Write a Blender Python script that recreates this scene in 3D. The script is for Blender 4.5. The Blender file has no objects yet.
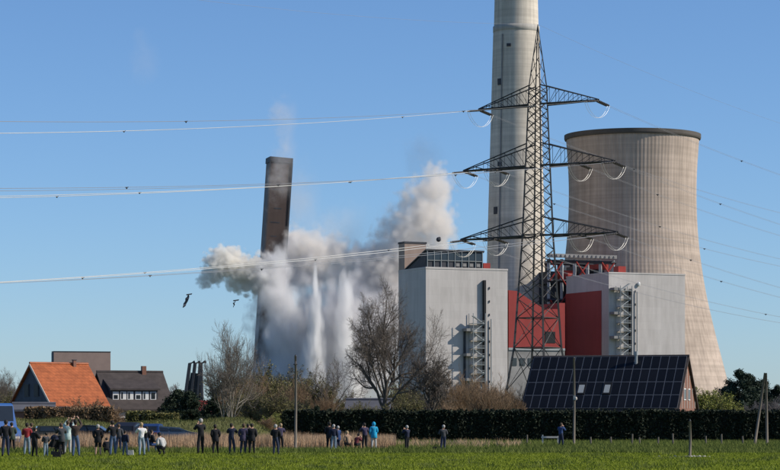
import bpy, bmesh, math, random
import numpy as np
from mathutils import Vector, Matrix, Quaternion

sc = bpy.context.scene
COL = sc.collection
R = math.radians
random.seed(7); RNG = np.random.default_rng(7)

# ------------------------------------------------------------------ camera, sky, sun
FPX, CX, HY, CH = 2600.0, 390.0, 423.0, 1.6      # focal length in photo pixels, centre column, horizon row, eye height
cam = bpy.data.objects.new('camera', bpy.data.cameras.new('camera'))
COL.objects.link(cam); sc.camera = cam
cam.location = (0, 0, CH); cam.rotation_euler = (R(90), 0, 0)
cam.data.sensor_width = 36; cam.data.lens = FPX / 780 * 36
cam.data.shift_y = (HY - 235) / 780
cam.data.clip_start = 1; cam.data.clip_end = 20000

SUN_AZ, SUN_EL = 97.0, 35.0                     # azimuth clockwise from the viewing direction
w = bpy.data.worlds.new('World'); sc.world = w; w.use_nodes = True
nt = w.node_tree
sky = nt.nodes.new('ShaderNodeTexSky'); sky.sky_type = 'NISHITA'; sky.sun_disc = False
sky.sun_elevation = R(SUN_EL); sky.sun_rotation = R(SUN_AZ)
sky.altitude = 0; sky.air_density = 0.80; sky.dust_density = 0.30; sky.ozone_density = 8.0
nt.links.new(sky.outputs[0], nt.nodes['Background'].inputs[0])
nt.nodes['Background'].inputs[1].default_value = 0.129

sd = Vector((math.sin(R(SUN_AZ)) * math.cos(R(SUN_EL)), math.cos(R(SUN_AZ)) * math.cos(R(SUN_EL)), math.sin(R(SUN_EL))))
sun = bpy.data.objects.new('sun', bpy.data.lights.new('sun', 'SUN'))
COL.objects.link(sun); sun.data.energy = 5.0; sun.data.angle = R(0.53); sun.data.color = (1.0, 0.93, 0.82)
sun.rotation_euler = (-sd).to_track_quat('-Z', 'Y').to_euler(); sun.location = (60, -40, 90)
sc.view_settings.view_transform = 'Standard'; sc.view_settings.look = 'None'
sc.view_settings.exposure = 0.0; sc.view_settings.gamma = 1.0
sc.cycles.volume_bounces = 6; sc.cycles.max_bounces = 10; sc.cycles.transparent_max_bounces = 12
sc.cycles.volume_step_rate = .75
sc.cycles.use_denoising = True

# ------------------------------------------------------------------ helpers
def P(px, py, D):
    s = FPX / D
    return Vector(((px - CX) / s, D, CH + (HY - py) / s))
def gd(py): return FPX * CH / (py - HY)

MATS = {}
def mat(name, col, rough=0.8, var=0.25, scale=0.6, metal=0.0, bump=0.0, bscale=8.0, stretch=(1, 1, 1), detail=5, spec=0.3, col2=None):
    if name in MATS: return MATS[name]
    m = bpy.data.materials.new(name); m.use_nodes = True; MATS[name] = m
    t = m.node_tree; b = t.nodes['Principled BSDF']
    b.inputs['Roughness'].default_value = rough; b.inputs['Metallic'].default_value = metal
    b.inputs['Specular IOR Level'].default_value = spec
    c = Vector(col)
    c2 = Vector(col2) if col2 else c * (1 - var)
    c1 = c if col2 else Vector([min(1, x * (1 + var * .6)) for x in c])
    tc = t.nodes.new('ShaderNodeTexCoord'); mp = t.nodes.new('ShaderNodeMapping'); mp.inputs['Scale'].default_value = stretch
    t.links.new(tc.outputs['Object'], mp.inputs[0])
    n = t.nodes.new('ShaderNodeTexNoise'); n.inputs['Scale'].default_value = scale; n.inputs['Detail'].default_value = detail
    n.inputs['Roughness'].default_value = .65
    t.links.new(mp.outputs[0], n.inputs['Vector'])
    r = t.nodes.new('ShaderNodeValToRGB'); r.color_ramp.elements[0].position = .3; r.color_ramp.elements[1].position = .7
    r.color_ramp.elements[0].color = (*c2, 1); r.color_ramp.elements[1].color = (*c1, 1)
    t.links.new(n.outputs['Fac'], r.inputs[0]); t.links.new(r.outputs[0], b.inputs['Base Color'])
    if bump:
        n2 = t.nodes.new('ShaderNodeTexNoise'); n2.inputs['Scale'].default_value = bscale; n2.inputs['Detail'].default_value = 4
        t.links.new(mp.outputs[0], n2.inputs['Vector'])
        bp = t.nodes.new('ShaderNodeBump'); bp.inputs['Strength'].default_value = bump; bp.inputs['Distance'].default_value = .05
        t.links.new(n2.outputs['Fac'], bp.inputs['Height']); t.links.new(bp.outputs[0], b.inputs['Normal'])
    return m

class MB:
    def __init__(s): s.v = []; s.f = []; s.m = []; s.k = 0
    def face(s, pts, m=None):
        b = len(s.v); s.v.extend([tuple(p) for p in pts]); s.f.append(tuple(range(b, b + len(pts)))); s.m.append(s.k if m is None else m)
    def hexa(s, c):            # 8 corners: bottom 4 ccw, top 4 ccw
        b = len(s.v); s.v.extend([tuple(p) for p in c])
        for q in ((3, 2, 1, 0), (4, 5, 6, 7), (0, 1, 5, 4), (1, 2, 6, 5), (2, 3, 7, 6), (3, 0, 4, 7)):
            s.f.append(tuple(b + i for i in q)); s.m.append(s.k)
    def box(s, x0, x1, y0, y1, z0, z1):
        s.hexa([(x0, y0, z0), (x1, y0, z0), (x1, y1, z0), (x0, y1, z0), (x0, y0, z1), (x1, y0, z1), (x1, y1, z1), (x0, y1, z1)])
    def tube(s, p0, p1, r0, r1=None, n=6, cap=True):
        s.poly([p0, p1], [r0, r0 if r1 is None else r1], n, cap)
    def poly(s, pts, rs, n=6, cap=True):
        b0 = len(s.v); pts = [Vector(p) for p in pts]
        for i, p in enumerate(pts):
            d = (pts[min(i + 1, len(pts) - 1)] - pts[max(i - 1, 0)])
            d = d.normalized() if d.length > 1e-9 else Vector((0, 0, 1))
            a = d.cross(Vector((0, 0, 1)) if abs(d.z) < .95 else Vector((1, 0, 0))).normalized(); c = d.cross(a)
            for k in range(n):
                t = 2 * math.pi * k / n
                q = p + (a * math.cos(t) + c * math.sin(t)) * rs[i]; s.v.append((q.x, q.y, q.z))
        for i in range(len(pts) - 1):
            for k in range(n):
                k2 = (k + 1) % n
                s.f.append((b0 + i * n + k, b0 + i * n + k2, b0 + (i + 1) * n + k2, b0 + (i + 1) * n + k)); s.m.append(s.k)
        if cap and n > 2:
            s.f.append(tuple(b0 + k for k in range(n))); s.m.append(s.k)
            e = b0 + (len(pts) - 1) * n
            s.f.append(tuple(e + n - 1 - k for k in range(n))); s.m.append(s.k)
    def beam(s, p0, p1, w, h=None):   # square bar
        s.poly([p0, p1], [w * .7071] * 2, 4)
    def lathe(s, prof, n=32, cx=0, cy=0, cap=True):
        b0 = len(s.v)
        for (r, z) in prof:
            for k in range(n):
                t = 2 * math.pi * k / n; s.v.append((cx + r * math.cos(t), cy + r * math.sin(t), z))
        for i in range(len(prof) - 1):
            for k in range(n):
                k2 = (k + 1) % n
                s.f.append((b0 + i * n + k, b0 + i * n + k2, b0 + (i + 1) * n + k2, b0 + (i + 1) * n + k)); s.m.append(s.k)
        if cap:
            e = b0 + (len(prof) - 1) * n
            s.f.append(tuple(b0 + n - 1 - k for k in range(n))); s.m.append(s.k)
            s.f.append(tuple(e + k for k in range(n))); s.m.append(s.k)
    def ell(s, c, r, n=8, m=6, z0=-1.0):
        b0 = len(s.v); rows = []
        for i in range(m + 1):
            t = math.asin(max(-1, min(1, z0))) ; t = t + (math.pi / 2 - t) * i / m
            rows.append((max(.02, math.cos(t)), math.sin(t)))
        for (rr, zz) in rows:
            for k in range(n):
                a = 2 * math.pi * k / n
                s.v.append((c[0] + r[0] * rr * math.cos(a), c[1] + r[1] * rr * math.sin(a), c[2] + r[2] * zz))
        for i in range(m):
            for k in range(n):
                k2 = (k + 1) % n
                s.f.append((b0 + i * n + k, b0 + i * n + k2, b0 + (i + 1) * n + k2, b0 + (i + 1) * n + k)); s.m.append(s.k)
    def mesh(s, name, mats, smooth=False):
        me = bpy.data.meshes.new(name); me.from_pydata(s.v, [], s.f)
        for m in mats: me.materials.append(m)
        if len(mats) > 1: me.polygons.foreach_set('material_index', s.m)
        if smooth: me.polygons.foreach_set('use_smooth', [True] * len(s.f))
        me.update(); return me
    def build(s, name, mats, parent=None, loc=(0, 0, 0), smooth=False):
        if not isinstance(mats, (list, tuple)): mats = [mats]
        return link(name, s.mesh(name, mats, smooth), parent, loc)

def link(name, me, parent=None, loc=(0, 0, 0)):
    o = bpy.data.objects.new(name, me); COL.objects.link(o)
    o.location = loc
    if parent: o.parent = parent
    return o
def tag(o, label=None, cat=None, group=None, kind=None):
    if label: o['label'] = label
    if cat: o['category'] = cat
    if group: o['group'] = group
    if kind: o['kind'] = kind
    return o
def thing(name, loc, rz, label, cat, group=None):
    o = bpy.data.objects.new(name, None); COL.objects.link(o)
    o.location = loc; o.rotation_euler = (0, 0, rz); o.empty_display_size = .3
    return tag(o, label, cat, group)
def np_mesh(name, V, Fc, mats, mi=None, smooth=False):
    """V (n,3), Fc (m,k) all faces with k corners."""
    me = bpy.data.meshes.new(name); n, k = Fc.shape
    me.vertices.add(len(V)); me.vertices.foreach_set('co', V.astype(np.float32).ravel())
    me.loops.add(n * k); me.loops.foreach_set('vertex_index', Fc.astype(np.int32).ravel())
    me.polygons.add(n); me.polygons.foreach_set('loop_start', np.arange(0, n * k, k, dtype=np.int32))
    for m in mats: me.materials.append(m)
    if mi is not None: me.polygons.foreach_set('material_index', mi.astype(np.int32))
    if smooth: me.polygons.foreach_set('use_smooth', np.ones(n, dtype=bool))
    me.update(calc_edges=True); me.validate(); return me
def leaf_quads(C, size, flat=0.0):
    """random leaf-sized quads centred on the points C."""
    n = len(C); a = RNG.normal(size=(n, 3)); a[:, 2] *= (1 - flat); a /= np.linalg.norm(a, axis=1)[:, None]
    b = np.cross(a, RNG.normal(size=(n, 3))); b /= np.linalg.norm(b, axis=1)[:, None]
    s = (size * RNG.uniform(.6, 1.4, n))[:, None]
    V = np.stack([C - a * s, C + b * s * .55, C + a * s, C - b * s * .55], 1).reshape(-1, 3)
    return V, np.arange(4 * n).reshape(-1, 4)

# ------------------------------------------------------------------ materials
M = {}
M['field'] = mat('mown_grass', (.085, .135, .022), .9, .3, .25, bump=.6, bscale=6, col2=(.055, .10, .016))
M['blade'] = mat('grass_blade', (.25, .285, .034), .9, .3, .22, col2=(.15, .19, .022), spec=.03)
M['rough'] = mat('rough_grass', (.20, .22, .06), .9, .3, .4, col2=(.08, .115, .025), spec=.03)
M['reed'] = mat('dry_reed', (.62, .43, .27), .9, .3, .7, col2=(.38, .25, .145), spec=.05)
M['hedge'] = mat('thuja_leaf', (.018, .026, .012), .8, .4, 1.2)
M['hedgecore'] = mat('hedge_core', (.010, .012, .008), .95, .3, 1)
M['bark'] = mat('bark_brown', (.115, .095, .075), .9, .35, 2.0)
M['twig'] = mat('twig_brown', (.145, .118, .095), .85, .35, .5)
M['birchbark'] = mat('pale_bark', (.22, .195, .155), .8, .45, 1.5)
M['birchtwig'] = mat('pale_twig', (.155, .13, .105), .8, .35, .5)
M['willowtwig'] = mat('rust_twig', (.25, .165, .095), .85, .35, .6)
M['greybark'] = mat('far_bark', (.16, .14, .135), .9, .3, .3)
M['leafyg'] = mat('spring_leaf', (.24, .25, .05), .7, .4, .8)
M['leafol'] = mat('olive_leaf', (.17, .155, .05), .7, .45, .8)
M['leafbr'] = mat('bud_brown', (.22, .14, .075), .7, .4, .8)
M['leafdk'] = mat('evergreen_leaf', (.022, .036, .016), .7, .45, .9)
M['pine'] = mat('pine_needle', (.024, .042, .024), .7, .45, .9)
M['black'] = mat('black_plastic', (.012, .012, .013), .5, .2, 3)
M['white'] = mat('white_paint', (.72, .71, .68), .6, .12, 1.5)
M['glass'] = mat('window_glass', (.02, .025, .03), .08, .2, 1, spec=.6)
M['wood'] = mat('weathered_wood', (.17, .145, .115), .9, .35, 3, stretch=(1, 1, .2))
M['alu'] = mat('aluminium_wire', (.72, .69, .63), .45, .1, .3, metal=.35)
M['wire'] = mat('dull_wire', (.30, .30, .31), .5, .1, .3, metal=.3)
M['insul'] = mat('insulator_grey', (.10, .09, .085), .4, .2, 1)
M['steel'] = mat('pylon_steel', (.062, .060, .058), .6, .35, .5, metal=.2)

def ground_material():
    m = bpy.data.materials.new('meadow'); m.use_nodes = True; t = m.node_tree; b = t.nodes['Principled BSDF']
    b.inputs['Roughness'].default_value = .95; b.inputs['Specular IOR Level'].default_value = .1
    tc = t.nodes.new('ShaderNodeTexCoord')
    def noise(sc_, st=(1, 1, 1), det=6):
        mp = t.nodes.new('ShaderNodeMapping'); mp.inputs['Scale'].default_value = st; t.links.new(tc.outputs['Object'], mp.inputs[0])
        n = t.nodes.new('ShaderNodeTexNoise'); n.inputs['Scale'].default_value = sc_; n.inputs['Detail'].default_value = det; n.inputs['Roughness'].default_value = .7
        t.links.new(mp.outputs[0], n.inputs['Vector']); return n.outputs['Fac']
    def ramp(f, c0, c1, p0=.35, p1=.65):
        r = t.nodes.new('ShaderNodeValToRGB'); r.color_ramp.elements[0].position = p0; r.color_ramp.elements[1].position = p1
        r.color_ramp.elements[0].color = (*c0, 1); r.color_ramp.elements[1].color = (*c1, 1); t.links.new(f, r.inputs[0]); return r.outputs[0]
    fld = ramp(noise(.35, (1, .35, 1)), (.12, .155, .016), (.20, .225, .030))
    rgh = ramp(noise(.5, (1, .4, 1)), (.060, .085, .02), (.16, .16, .055))
    sep = t.nodes.new('ShaderNodeSeparateXYZ'); t.links.new(tc.outputs['Object'], sep.inputs[0])
    ad = t.nodes.new('ShaderNodeMath'); ad.operation = 'MULTIPLY_ADD'; t.links.new(noise(.3), ad.inputs[0]); ad.inputs[1].default_value = 7; t.links.new(sep.outputs['Y'], ad.inputs[2])
    mr = t.nodes.new('ShaderNodeMapRange'); mr.inputs['From Min'].default_value = 143; mr.inputs['From Max'].default_value = 147; t.links.new(ad.outputs[0], mr.inputs[0])
    mx = t.nodes.new('ShaderNodeMix'); mx.data_type = 'RGBA'; t.links.new(mr.outputs[0], mx.inputs['Factor']); t.links.new(fld, mx.inputs[6]); t.links.new(rgh, mx.inputs[7])
    t.links.new(mx.outputs[2], b.inputs['Base Color'])
    bp = t.nodes.new('ShaderNodeBump'); bp.inputs['Strength'].default_value = .8; bp.inputs['Distance'].default_value = .08
    t.links.new(noise(9, det=3), bp.inputs['Height']); t.links.new(bp.outputs[0], b.inputs['Normal'])
    return m

# ------------------------------------------------------------------ ground
b = MB(); b.face([(-9000, -200, 0), (9000, -200, 0), (9000, 15000, 0), (-9000, 15000, 0)])
tag(b.build('ground', ground_material()), 'flat green meadow reaching to the horizon', 'ground', kind='structure')

# ------------------------------------------------------------------ power station
TH = R(24)
B1 = Vector((13.8, 1000, 0))
def panel_material(name, col, su=3.0, sz=1.2, gap=.90, blotch=.84, ns=.12, nst=(3, 3, .35)):
    m = bpy.data.materials.new(name); m.use_nodes = True; t = m.node_tree; b = t.nodes['Principled BSDF']
    b.inputs['Roughness'].default_value = .55; b.inputs['Specular IOR Level'].default_value = .25
    tc = t.nodes.new('ShaderNodeTexCoord')
    sp = t.nodes.new('ShaderNodeSeparateXYZ'); t.links.new(tc.outputs['Object'], sp.inputs[0])
    add = t.nodes.new('ShaderNodeMath'); add.operation = 'ADD'; t.links.new(sp.outputs['X'], add.inputs[0]); t.links.new(sp.outputs['Y'], add.inputs[1])
    cb = t.nodes.new('ShaderNodeCombineXYZ'); t.links.new(add.outputs[0], cb.inputs['X']); t.links.new(sp.outputs['Z'], cb.inputs['Y'])
    br = t.nodes.new('ShaderNodeTexBrick'); br.offset = 0; br.inputs['Scale'].default_value = 1
    br.inputs['Brick Width'].default_value = su; br.inputs['Row Height'].default_value = sz; br.inputs['Mortar Size'].default_value = .05
    c = Vector(col); br.inputs['Color1'].default_value = (*(c * 1.02), 1); br.inputs['Color2'].default_value = (*(c * .95), 1); br.inputs['Mortar'].default_value = (*(c * gap), 1)
    t.links.new(cb.outputs[0], br.inputs['Vector'])
    n = t.nodes.new('ShaderNodeTexNoise'); n.inputs['Scale'].default_value = ns; n.inputs['Detail'].default_value = 6; n.inputs['Roughness'].default_value = .7
    mp = t.nodes.new('ShaderNodeMapping'); mp.inputs['Scale'].default_value = nst; t.links.new(tc.outputs['Object'], mp.inputs[0]); t.links.new(mp.outputs[0], n.inputs['Vector'])
    r = t.nodes.new('ShaderNodeValToRGB'); r.color_ramp.elements[0].position = .3; r.color_ramp.elements[1].position = .65
    r.color_ramp.elements[0].color = (blotch, blotch * .99, blotch * .98, 1); r.color_ramp.elements[1].color = (1, 1, 1, 1); t.links.new(n.outputs['Fac'], r.inputs[0])
    mx = t.nodes.new('ShaderNodeMix'); mx.data_type = 'RGBA'; mx.blend_type = 'MULTIPLY'; mx.inputs['Factor'].default_value = 1
    t.links.new(br.outputs['Color'], mx.inputs[6]); t.links.new(r.outputs[0], mx.inputs[7]); t.links.new(mx.outputs[2], b.inputs['Base Color'])
    return m
M['clad'] = panel_material('grey_cladding', (.54, .50, .47), 6.0, 3.0, .93, .78)
M['cladred'] = panel_material('red_cladding', (.31, .042, .036), 2.5, 2.5)
M['cladtan'] = panel_material('tan_cladding', (.34, .25, .20), 2.0, 2.0)
M['dgrey'] = mat('dark_grey_sheet', (.045, .047, .055), .6, .3, .2)
M['mgrey'] = mat('grey_concrete', (.26, .25, .24), .9, .25, .15)
M['redsteel'] = mat('red_steel', (.36, .04, .03), .6, .3, .3)
M['lsteel'] = mat('galvanised_steel', (.32, .34, .34), .55, .2, .3)
M['brickbrown'] = panel_material('brown_brick_wall', (.155, .105, .085), 1.2, .4)

def stair_tower(root, x0, z0, z1, mast_z):
    """external steel stair tower on the front wall: posts, landings, rails, and a dark cable mast"""
    t = MB()
    for x in (x0, x0 + 5.2):
        for y in (-4.2, -.5): t.beam((x, y, 0), (x, y, z1), .22)
    t.build('stair_frame', M['lsteel'], root)
    k = 0; z = z0
    while z < z1 - 1:
        f = MB(); f.box(x0, x0 + 5.2, -4.2, -.4, z, z + .18)
        pl = f.build('landing', M['lsteel'], root)
        rl = MB()
        for h in (.55, 1.1):
            rl.beam((x0, -4.2, z + h), (x0 + 5.2, -4.2, z + h), .09)
        rl.build('railing', M['lsteel'], pl)
        g = MB()
        a, c = (x0 + .4, x0 + 4.8) if k % 2 else (x0 + 4.8, x0 + .4)
        g.hexa([(a - .3, -3.6, z + .18), (a + .3, -3.6, z + .18), (a + .3, -2.2, z + .18), (a - .3, -2.2, z + .18),
                (c - .3, -3.6, z + 3.0), (c + .3, -3.6, z + 3.0), (c + .3, -2.2, z + 3.0), (c - .3, -2.2, z + 3.0)])
        g.build('stair_flight', M['lsteel'], root)
        if k % 3 == 0:
            d = MB(); d.box(x0 - 2.6, x0 + .1, -3.8, -.2, z + .25, z + 1.3); d.build('balcony', M['mgrey'], root)
        z += 3.2; k += 1
    d = MB(); d.box(x0 + 6.0, x0 + 6.9, -1.4, -.1, 8, mast_z); d.build('cable_duct', M['black'], root)
    d = MB(); d.beam((x0 + 9.5, -.6, 4), (x0 + 9.5, -.6, z1 - 2), .35); d.build('drain_pipe', M['lsteel'], root)
    for i in range(9):
        d = MB(); zz = 12 + i * 5.2; d.box(x0 + 8.8, x0 + 9.1, -.35, -.02, zz, zz + .9); d.build('wall_bracket', M['dgrey'], root)

# boiler house beside the collapsing stack
r = thing('boiler_house', B1, TH, 'tall grey clad boiler house with dark glazed roof gallery beside the smoke', 'power station', 'grey boiler houses of the power station')
t = MB(); t.box(0, 35.1, 0, 25.7, 0, 61); t.build('wall', M['clad'], r)
t = MB(); t.box(-.15, 35.25, -.15, .25, 61.003, 61.7); t.box(-.15, .25, .252, 25.7, 61.003, 61.7); t.box(34.9, 35.25, .252, 25.7, 61.003, 61.7); t.build('parapet', M['clad'], r)
t = MB(); t.hexa([(.6, 1.2, 61.01), (25, 1.2, 61.01), (25, 19.7, 61.01), (.6, 19.7, 61.01), (.6, 1.2, 68), (25, 1.2, 68), (25, 19.7, 61.6), (.6, 19.7, 61.6)])
gal = t.build('roof_gallery', M['dgrey'], r)
t = MB()
t.hexa([(.2, .7, 68.05), (25.4, .7, 68.05), (25.4, 19.9, 61.7), (.2, 19.9, 61.7), (.2, .7, 68.6), (25.4, .7, 68.6), (25.4, 19.9, 62.2), (.2, 19.9, 62.2)]); t.build('gallery_roof', M['dgrey'], gal)
for i in range(9):
    x = 1.0 + i * 2.95
    t = MB(); t.beam((x, .95, 61.5), (x, .95, 68.0), .28); t.build('mullion', M['lsteel'], gal)
    if i < 8:
        t = MB(); t.box(x + .3, x + 2.65, 1.05, 1.18, 64.6, 67.3); t.build('window_pane', M['glass'], gal)
        if i > 3:
            t = MB(); t.box(x + .5, x + 2.0, .9, 1.1, 62.2, 63.4); t.build('louvre', M['mgrey'], gal)
t = MB(); t.beam((1, .9, 64.3), (24.8, .9, 64.3), .2); t.build('transom', M['lsteel'], gal)
t = MB(); t.box(.05, 9.3, 20, 25.6, 61.005, 72); q = t.build('stair_head', M['cladtan'], r)
t = MB(); t.box(-.2, 9.55, 19.8, 25.8, 72.003, 72.7); t.build('coping', M['dgrey'], q)
t = MB(); t.box(25.6, 28.6, 2, 6, 61.005, 63.9); t.build('vent_box', M['redsteel'], r)
t = MB(); t.box(-.3, 35.4, -.3, 26, 0, 4.5); t.build('plinth', M['mgrey'], r)
stair_tower(r, 18.2, 8, 44, 57)
t = MB(); t.box(16.0, 16.7, -.8, -.05, 4, 38); t.build('riser_pipe', M['dgrey'], r)

B2 = B1 + Vector((math.cos(TH), math.sin(TH), 0)) * 80
r = thing('boiler_house', B2, TH, 'grey clad boiler house with dark red side wall, in front of the cooling tower', 'power station', 'grey boiler houses of the power station')
t = MB(); t.box(0, 34.9, 0, 36, 0, 61); t.build('wall', M['clad'], r)
t = MB(); t.box(-.15, 35.05, -.15, .25, 61.003, 61.6); t.box(-.15, .25, .252, 36, 61.003, 61.6); t.build('parapet', M['clad'], r)
t = MB(); t.box(-.25, -.003, 6, 36.2, 28, 54.5); t.build('side_panel', M['cladred'], r)['label'] = 'dark red panelled wall facing the smoke'
t = MB(); t.box(6.0, 9.4, 3, 7, 61.005, 64.2); t.build('vent_box', M['redsteel'], r)
t = MB(); t.box(-.3, 35.2, -.3, 36.3, 0, 4.5); t.build('plinth', M['mgrey'], r)
stair_tower(r, 3.0, 6, 56, 55)
t = MB(); t.ell((13.4, -.5, 57), (.7, .5, .9)); t.build('lamp', M['white'], r)

# red hall between them (its roof line steps down in front of the chimney)
r = thing('turbine_hall', B1, TH, 'bright red clad hall with stepped roof line between the two boiler houses', 'hall')
def hall_u(px):  # where a photo column meets the hall front
    k = (px - CX); return (2600 * 13.8 - k * 1000) / (k * .4067 - 2600 * .9135)
def hall_z(px, py):
    u = hall_u(px); D = 1000 + .4067 * u; return CH + (HY - py) * D / 2600
prof = [(500, 290), (517, 291), (544, 309), (559, 309), (559.2, 303), (565, 303)]
pts = [(hall_u(x), hall_z(x, y)) for x, y in prof]
t = MB(); zb = 31.0; u0, u1 = 35.6, pts[-1][0]
pts[0] = (u0, pts[0][1])
fr = [(u, z) for u, z in pts] + [(u1, zb), (u0, zb)]
n = len(fr)
t.face([(u, .02, z) for u, z in reversed(fr)]); t.face([(u, 24, z) for u, z in fr])
for i in range(n):
    a, c = fr[i], fr[(i + 1) % n]
    t.face([(a[0], .02, a[1]), (c[0], .02, c[1]), (c[0], 24, c[1]), (a[0], 24, a[1])])
t.build('wall', M['cladred'], r)
t = MB(); t.box(u0, u1, .3, 23.5, 0, zb - .01); t.build('base_wall', M['mgrey'], r)
t = MB(); t.box(u0, u1, -.12, .28, zb - .9, zb); t.build('ledge', M['lsteel'], r)
t = MB(); uu = hall_u(545); t.box(uu, uu + 4.5, -.1, .015, 33, 37.5); t.build('dark_opening', M['black'], r)  # black sheet painting in the dark inside of an opening
for i in range(6):
    t = MB(); a = 37 + i * 3.6; t.box(a, a + 2.2, .1, .29, 24, 27); t.build('window', M['glass'], r)
# grey wall of the recess between hall and second boiler house
r = thing('steel_skeleton', B1, TH, 'dark open steel frame with red braces behind the red hall', 'steel frame')
us = [74, 80, 86, 92, 98, 104]; vs = [40, 54]
for v in vs:
    for u in us:
        t = MB(); t.beam((u, v, 0), (u, v, 69), 1.1); t.build('column', M['lsteel'] if v == 40 else M['dgrey'], r)
    for z in (14, 24, 34, 44, 52, 60, 68):
        t = MB(); t.beam((us[0] - 1, v - .6, z), (us[-1] + 1, v - .6, z), .9); t.build('girder', M['dgrey'], r)
for i in range(len(us) - 1):
    for j, (z0, z1) in enumerate(((24, 34), (34, 44), (44, 52), (52, 60), (60, 68))):
        if (i + j) % 2 == 0:
            t = MB(); t.beam((us[i], 39.0, z0), (us[i + 1], 39.0, z1), .4); t.beam((us[i], 38.5, z1), (us[i + 1], 38.5, z0), .4); t.build('brace', M['redsteel'], r)
for (u0_, u1_, z0, z1, mm) in ((74.8, 79, 0, 58, 'dgrey'), (81, 103, 0, 60.5, 'dgrey'), (75, 79, 59, 64, 'dgrey'), (82, 88, 61, 64.5, 'redsteel'), (89, 94, 61, 66.5, 'dgrey'), (96, 101, 61, 65, 'dgrey'), (98, 103, 65.4, 67.5, 'redsteel')):
    t = MB(); t.box(u0_, u1_, 42, 53, z0, z1); t.build('shade_or_red_box', M[mm], r)  # grey boxes added to darken the bays; the red ones are equipment
t = MB(); t.box(73.5, 104.5, 37.5, 40.5, 69.6, 71.0); q = t.build('pipe_bridge', M['mgrey'], r)
for i in range(15):
    t = MB(); t.box(74.2 + i * 2.05, 74.9 + i * 2.05, 37.1, 37.45, 70.1, 70.7); t.build('bridge_lamp', M['mgrey'], q)

# chimney
def concrete(name, c, lift=.33, cols=0):
    m = bpy.data.materials.new(name); m.use_nodes = True; t = m.node_tree; b = t.nodes['Principled BSDF']
    b.inputs['Roughness'].default_value = .9; b.inputs['Specular IOR Level'].default_value = .15
    tc = t.nodes.new('ShaderNodeTexCoord')
    def nz(s, st, det=5):
        mp = t.nodes.new('ShaderNodeMapping'); mp.inputs['Scale'].default_value = st; t.links.new(tc.outputs['Object'], mp.inputs[0])
        n = t.nodes.new('ShaderNodeTexNoise'); n.inputs['Scale'].default_value = s; n.inputs['Detail'].default_value = det; n.inputs['Roughness'].default_value = .6
        t.links.new(mp.outputs[0], n.inputs['Vector']); return n.outputs['Fac']
    def rmp(f, a, bb, p0, p1):
        r = t.nodes.new('ShaderNodeMapRange'); r.inputs['From Min'].default_value = p0; r.inputs['From Max'].default_value = p1
        r.inputs['To Min'].default_value = a; r.inputs['To Max'].default_value = bb; t.links.new(f, r.inputs[0]); return r.outputs[0]
    def mul(x, y):
        q = t.nodes.new('ShaderNodeMath'); q.operation = 'MULTIPLY'; t.links.new(x, q.inputs[0]); t.links.new(y, q.inputs[1]); return q.outputs[0]
    a = rmp(nz(.7, (1, 1, .03)), .80, 1.10, .3, .7)              # vertical weather streaks
    c1 = mul(rmp(nz(lift, (.02, .02, 1), 2), .86, 1.10, .3, .7), rmp(nz(1.1, (.01, .01, 1), 1), .93, 1.05, .35, .65))      # casting lifts
    d = mul(rmp(nz(.05, (1, 1, 1)), .86, 1.10, .3, .7), rmp(nz(.25, (1, 1, .5), 6), .93, 1.05, .3, .7))
    f = mul(mul(a, c1), d)
    v = t.nodes.new('ShaderNodeVectorMath'); v.operation = 'SCALE'; v.inputs[0].default_value = c; t.links.new(f, v.inputs['Scale'])
    t.links.new(v.outputs[0], b.inputs['Base Color']); return m
CD = 1085.0; cs = FPX / CD
cc = P(516.2, HY, CD)
r = thing('chimney', (cc.x, CD, 0), 0, 'very tall pale concrete chimney rising out of the frame behind the pylon', 'chimney')
def crad(z): return (34.5 - 12.3 * min(1, ((z - CH) * cs) / 423.0) ** .9) / cs
prof = [(crad(z), z) for z in [0, 10, 20, 40, 60, 80, 100, 120, 140, 150, 160, 166]]
zr = CH + (HY - 27) / cs
t = MB(); zz = list(np.linspace(0, 275, 70))
prof = []
for z in zz:
    q = crad(min(z, 300)) if z <= zr else crad(z) - .25
    prof.append((max(6.5, q if z < 180 else crad(180) - .25 - (z - 180) * .022), z))
t.lathe(prof, 96); M['chim'] = concrete('chimney_concrete', (.60, .535, .445), .30)
t.build('shaft', M['chim'], r, smooth=True)
t = MB(); t.lathe([(crad(zr) + .02, zr - 2.4), (crad(zr) + .14, zr - 2.3), (crad(zr) + .14, zr), (crad(zr) - .1, zr + .1)], 96, cap=False); t.build('ring_band', concrete('band_concrete', (.44, .41, .36)), r, smooth=True)
for (px, py, h) in ((499, 84, 2.6), (495, 212, 3.0), (499, 166, 1.8), (508, 48, 1.2)):
    z = CH + (HY - py) / cs; R0 = crad(z); a = math.asin(max(-.98, min(.98, (px - 516.2) / cs / R0)))
    t = MB(); t.box(-.9, .9, -.4, .35, -h / 2, h / 2); o = t.build('shaft_opening', M['dgrey'], r)
    o.location = (R0 * math.sin(a), -R0 * math.cos(a), z); o.rotation_euler = (0, 0, a)
lad = MB()
for a in (R(-38), ):
    pts = [((crad(z) + .25) * math.sin(a), -(crad(z) + .25) * math.cos(a), z) for z in np.linspace(2, zr - 4, 20)]
    lad.poly(pts, [.28] * 20, 5)
lad.build('ladder_cage', M['mgrey'], r)

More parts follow.
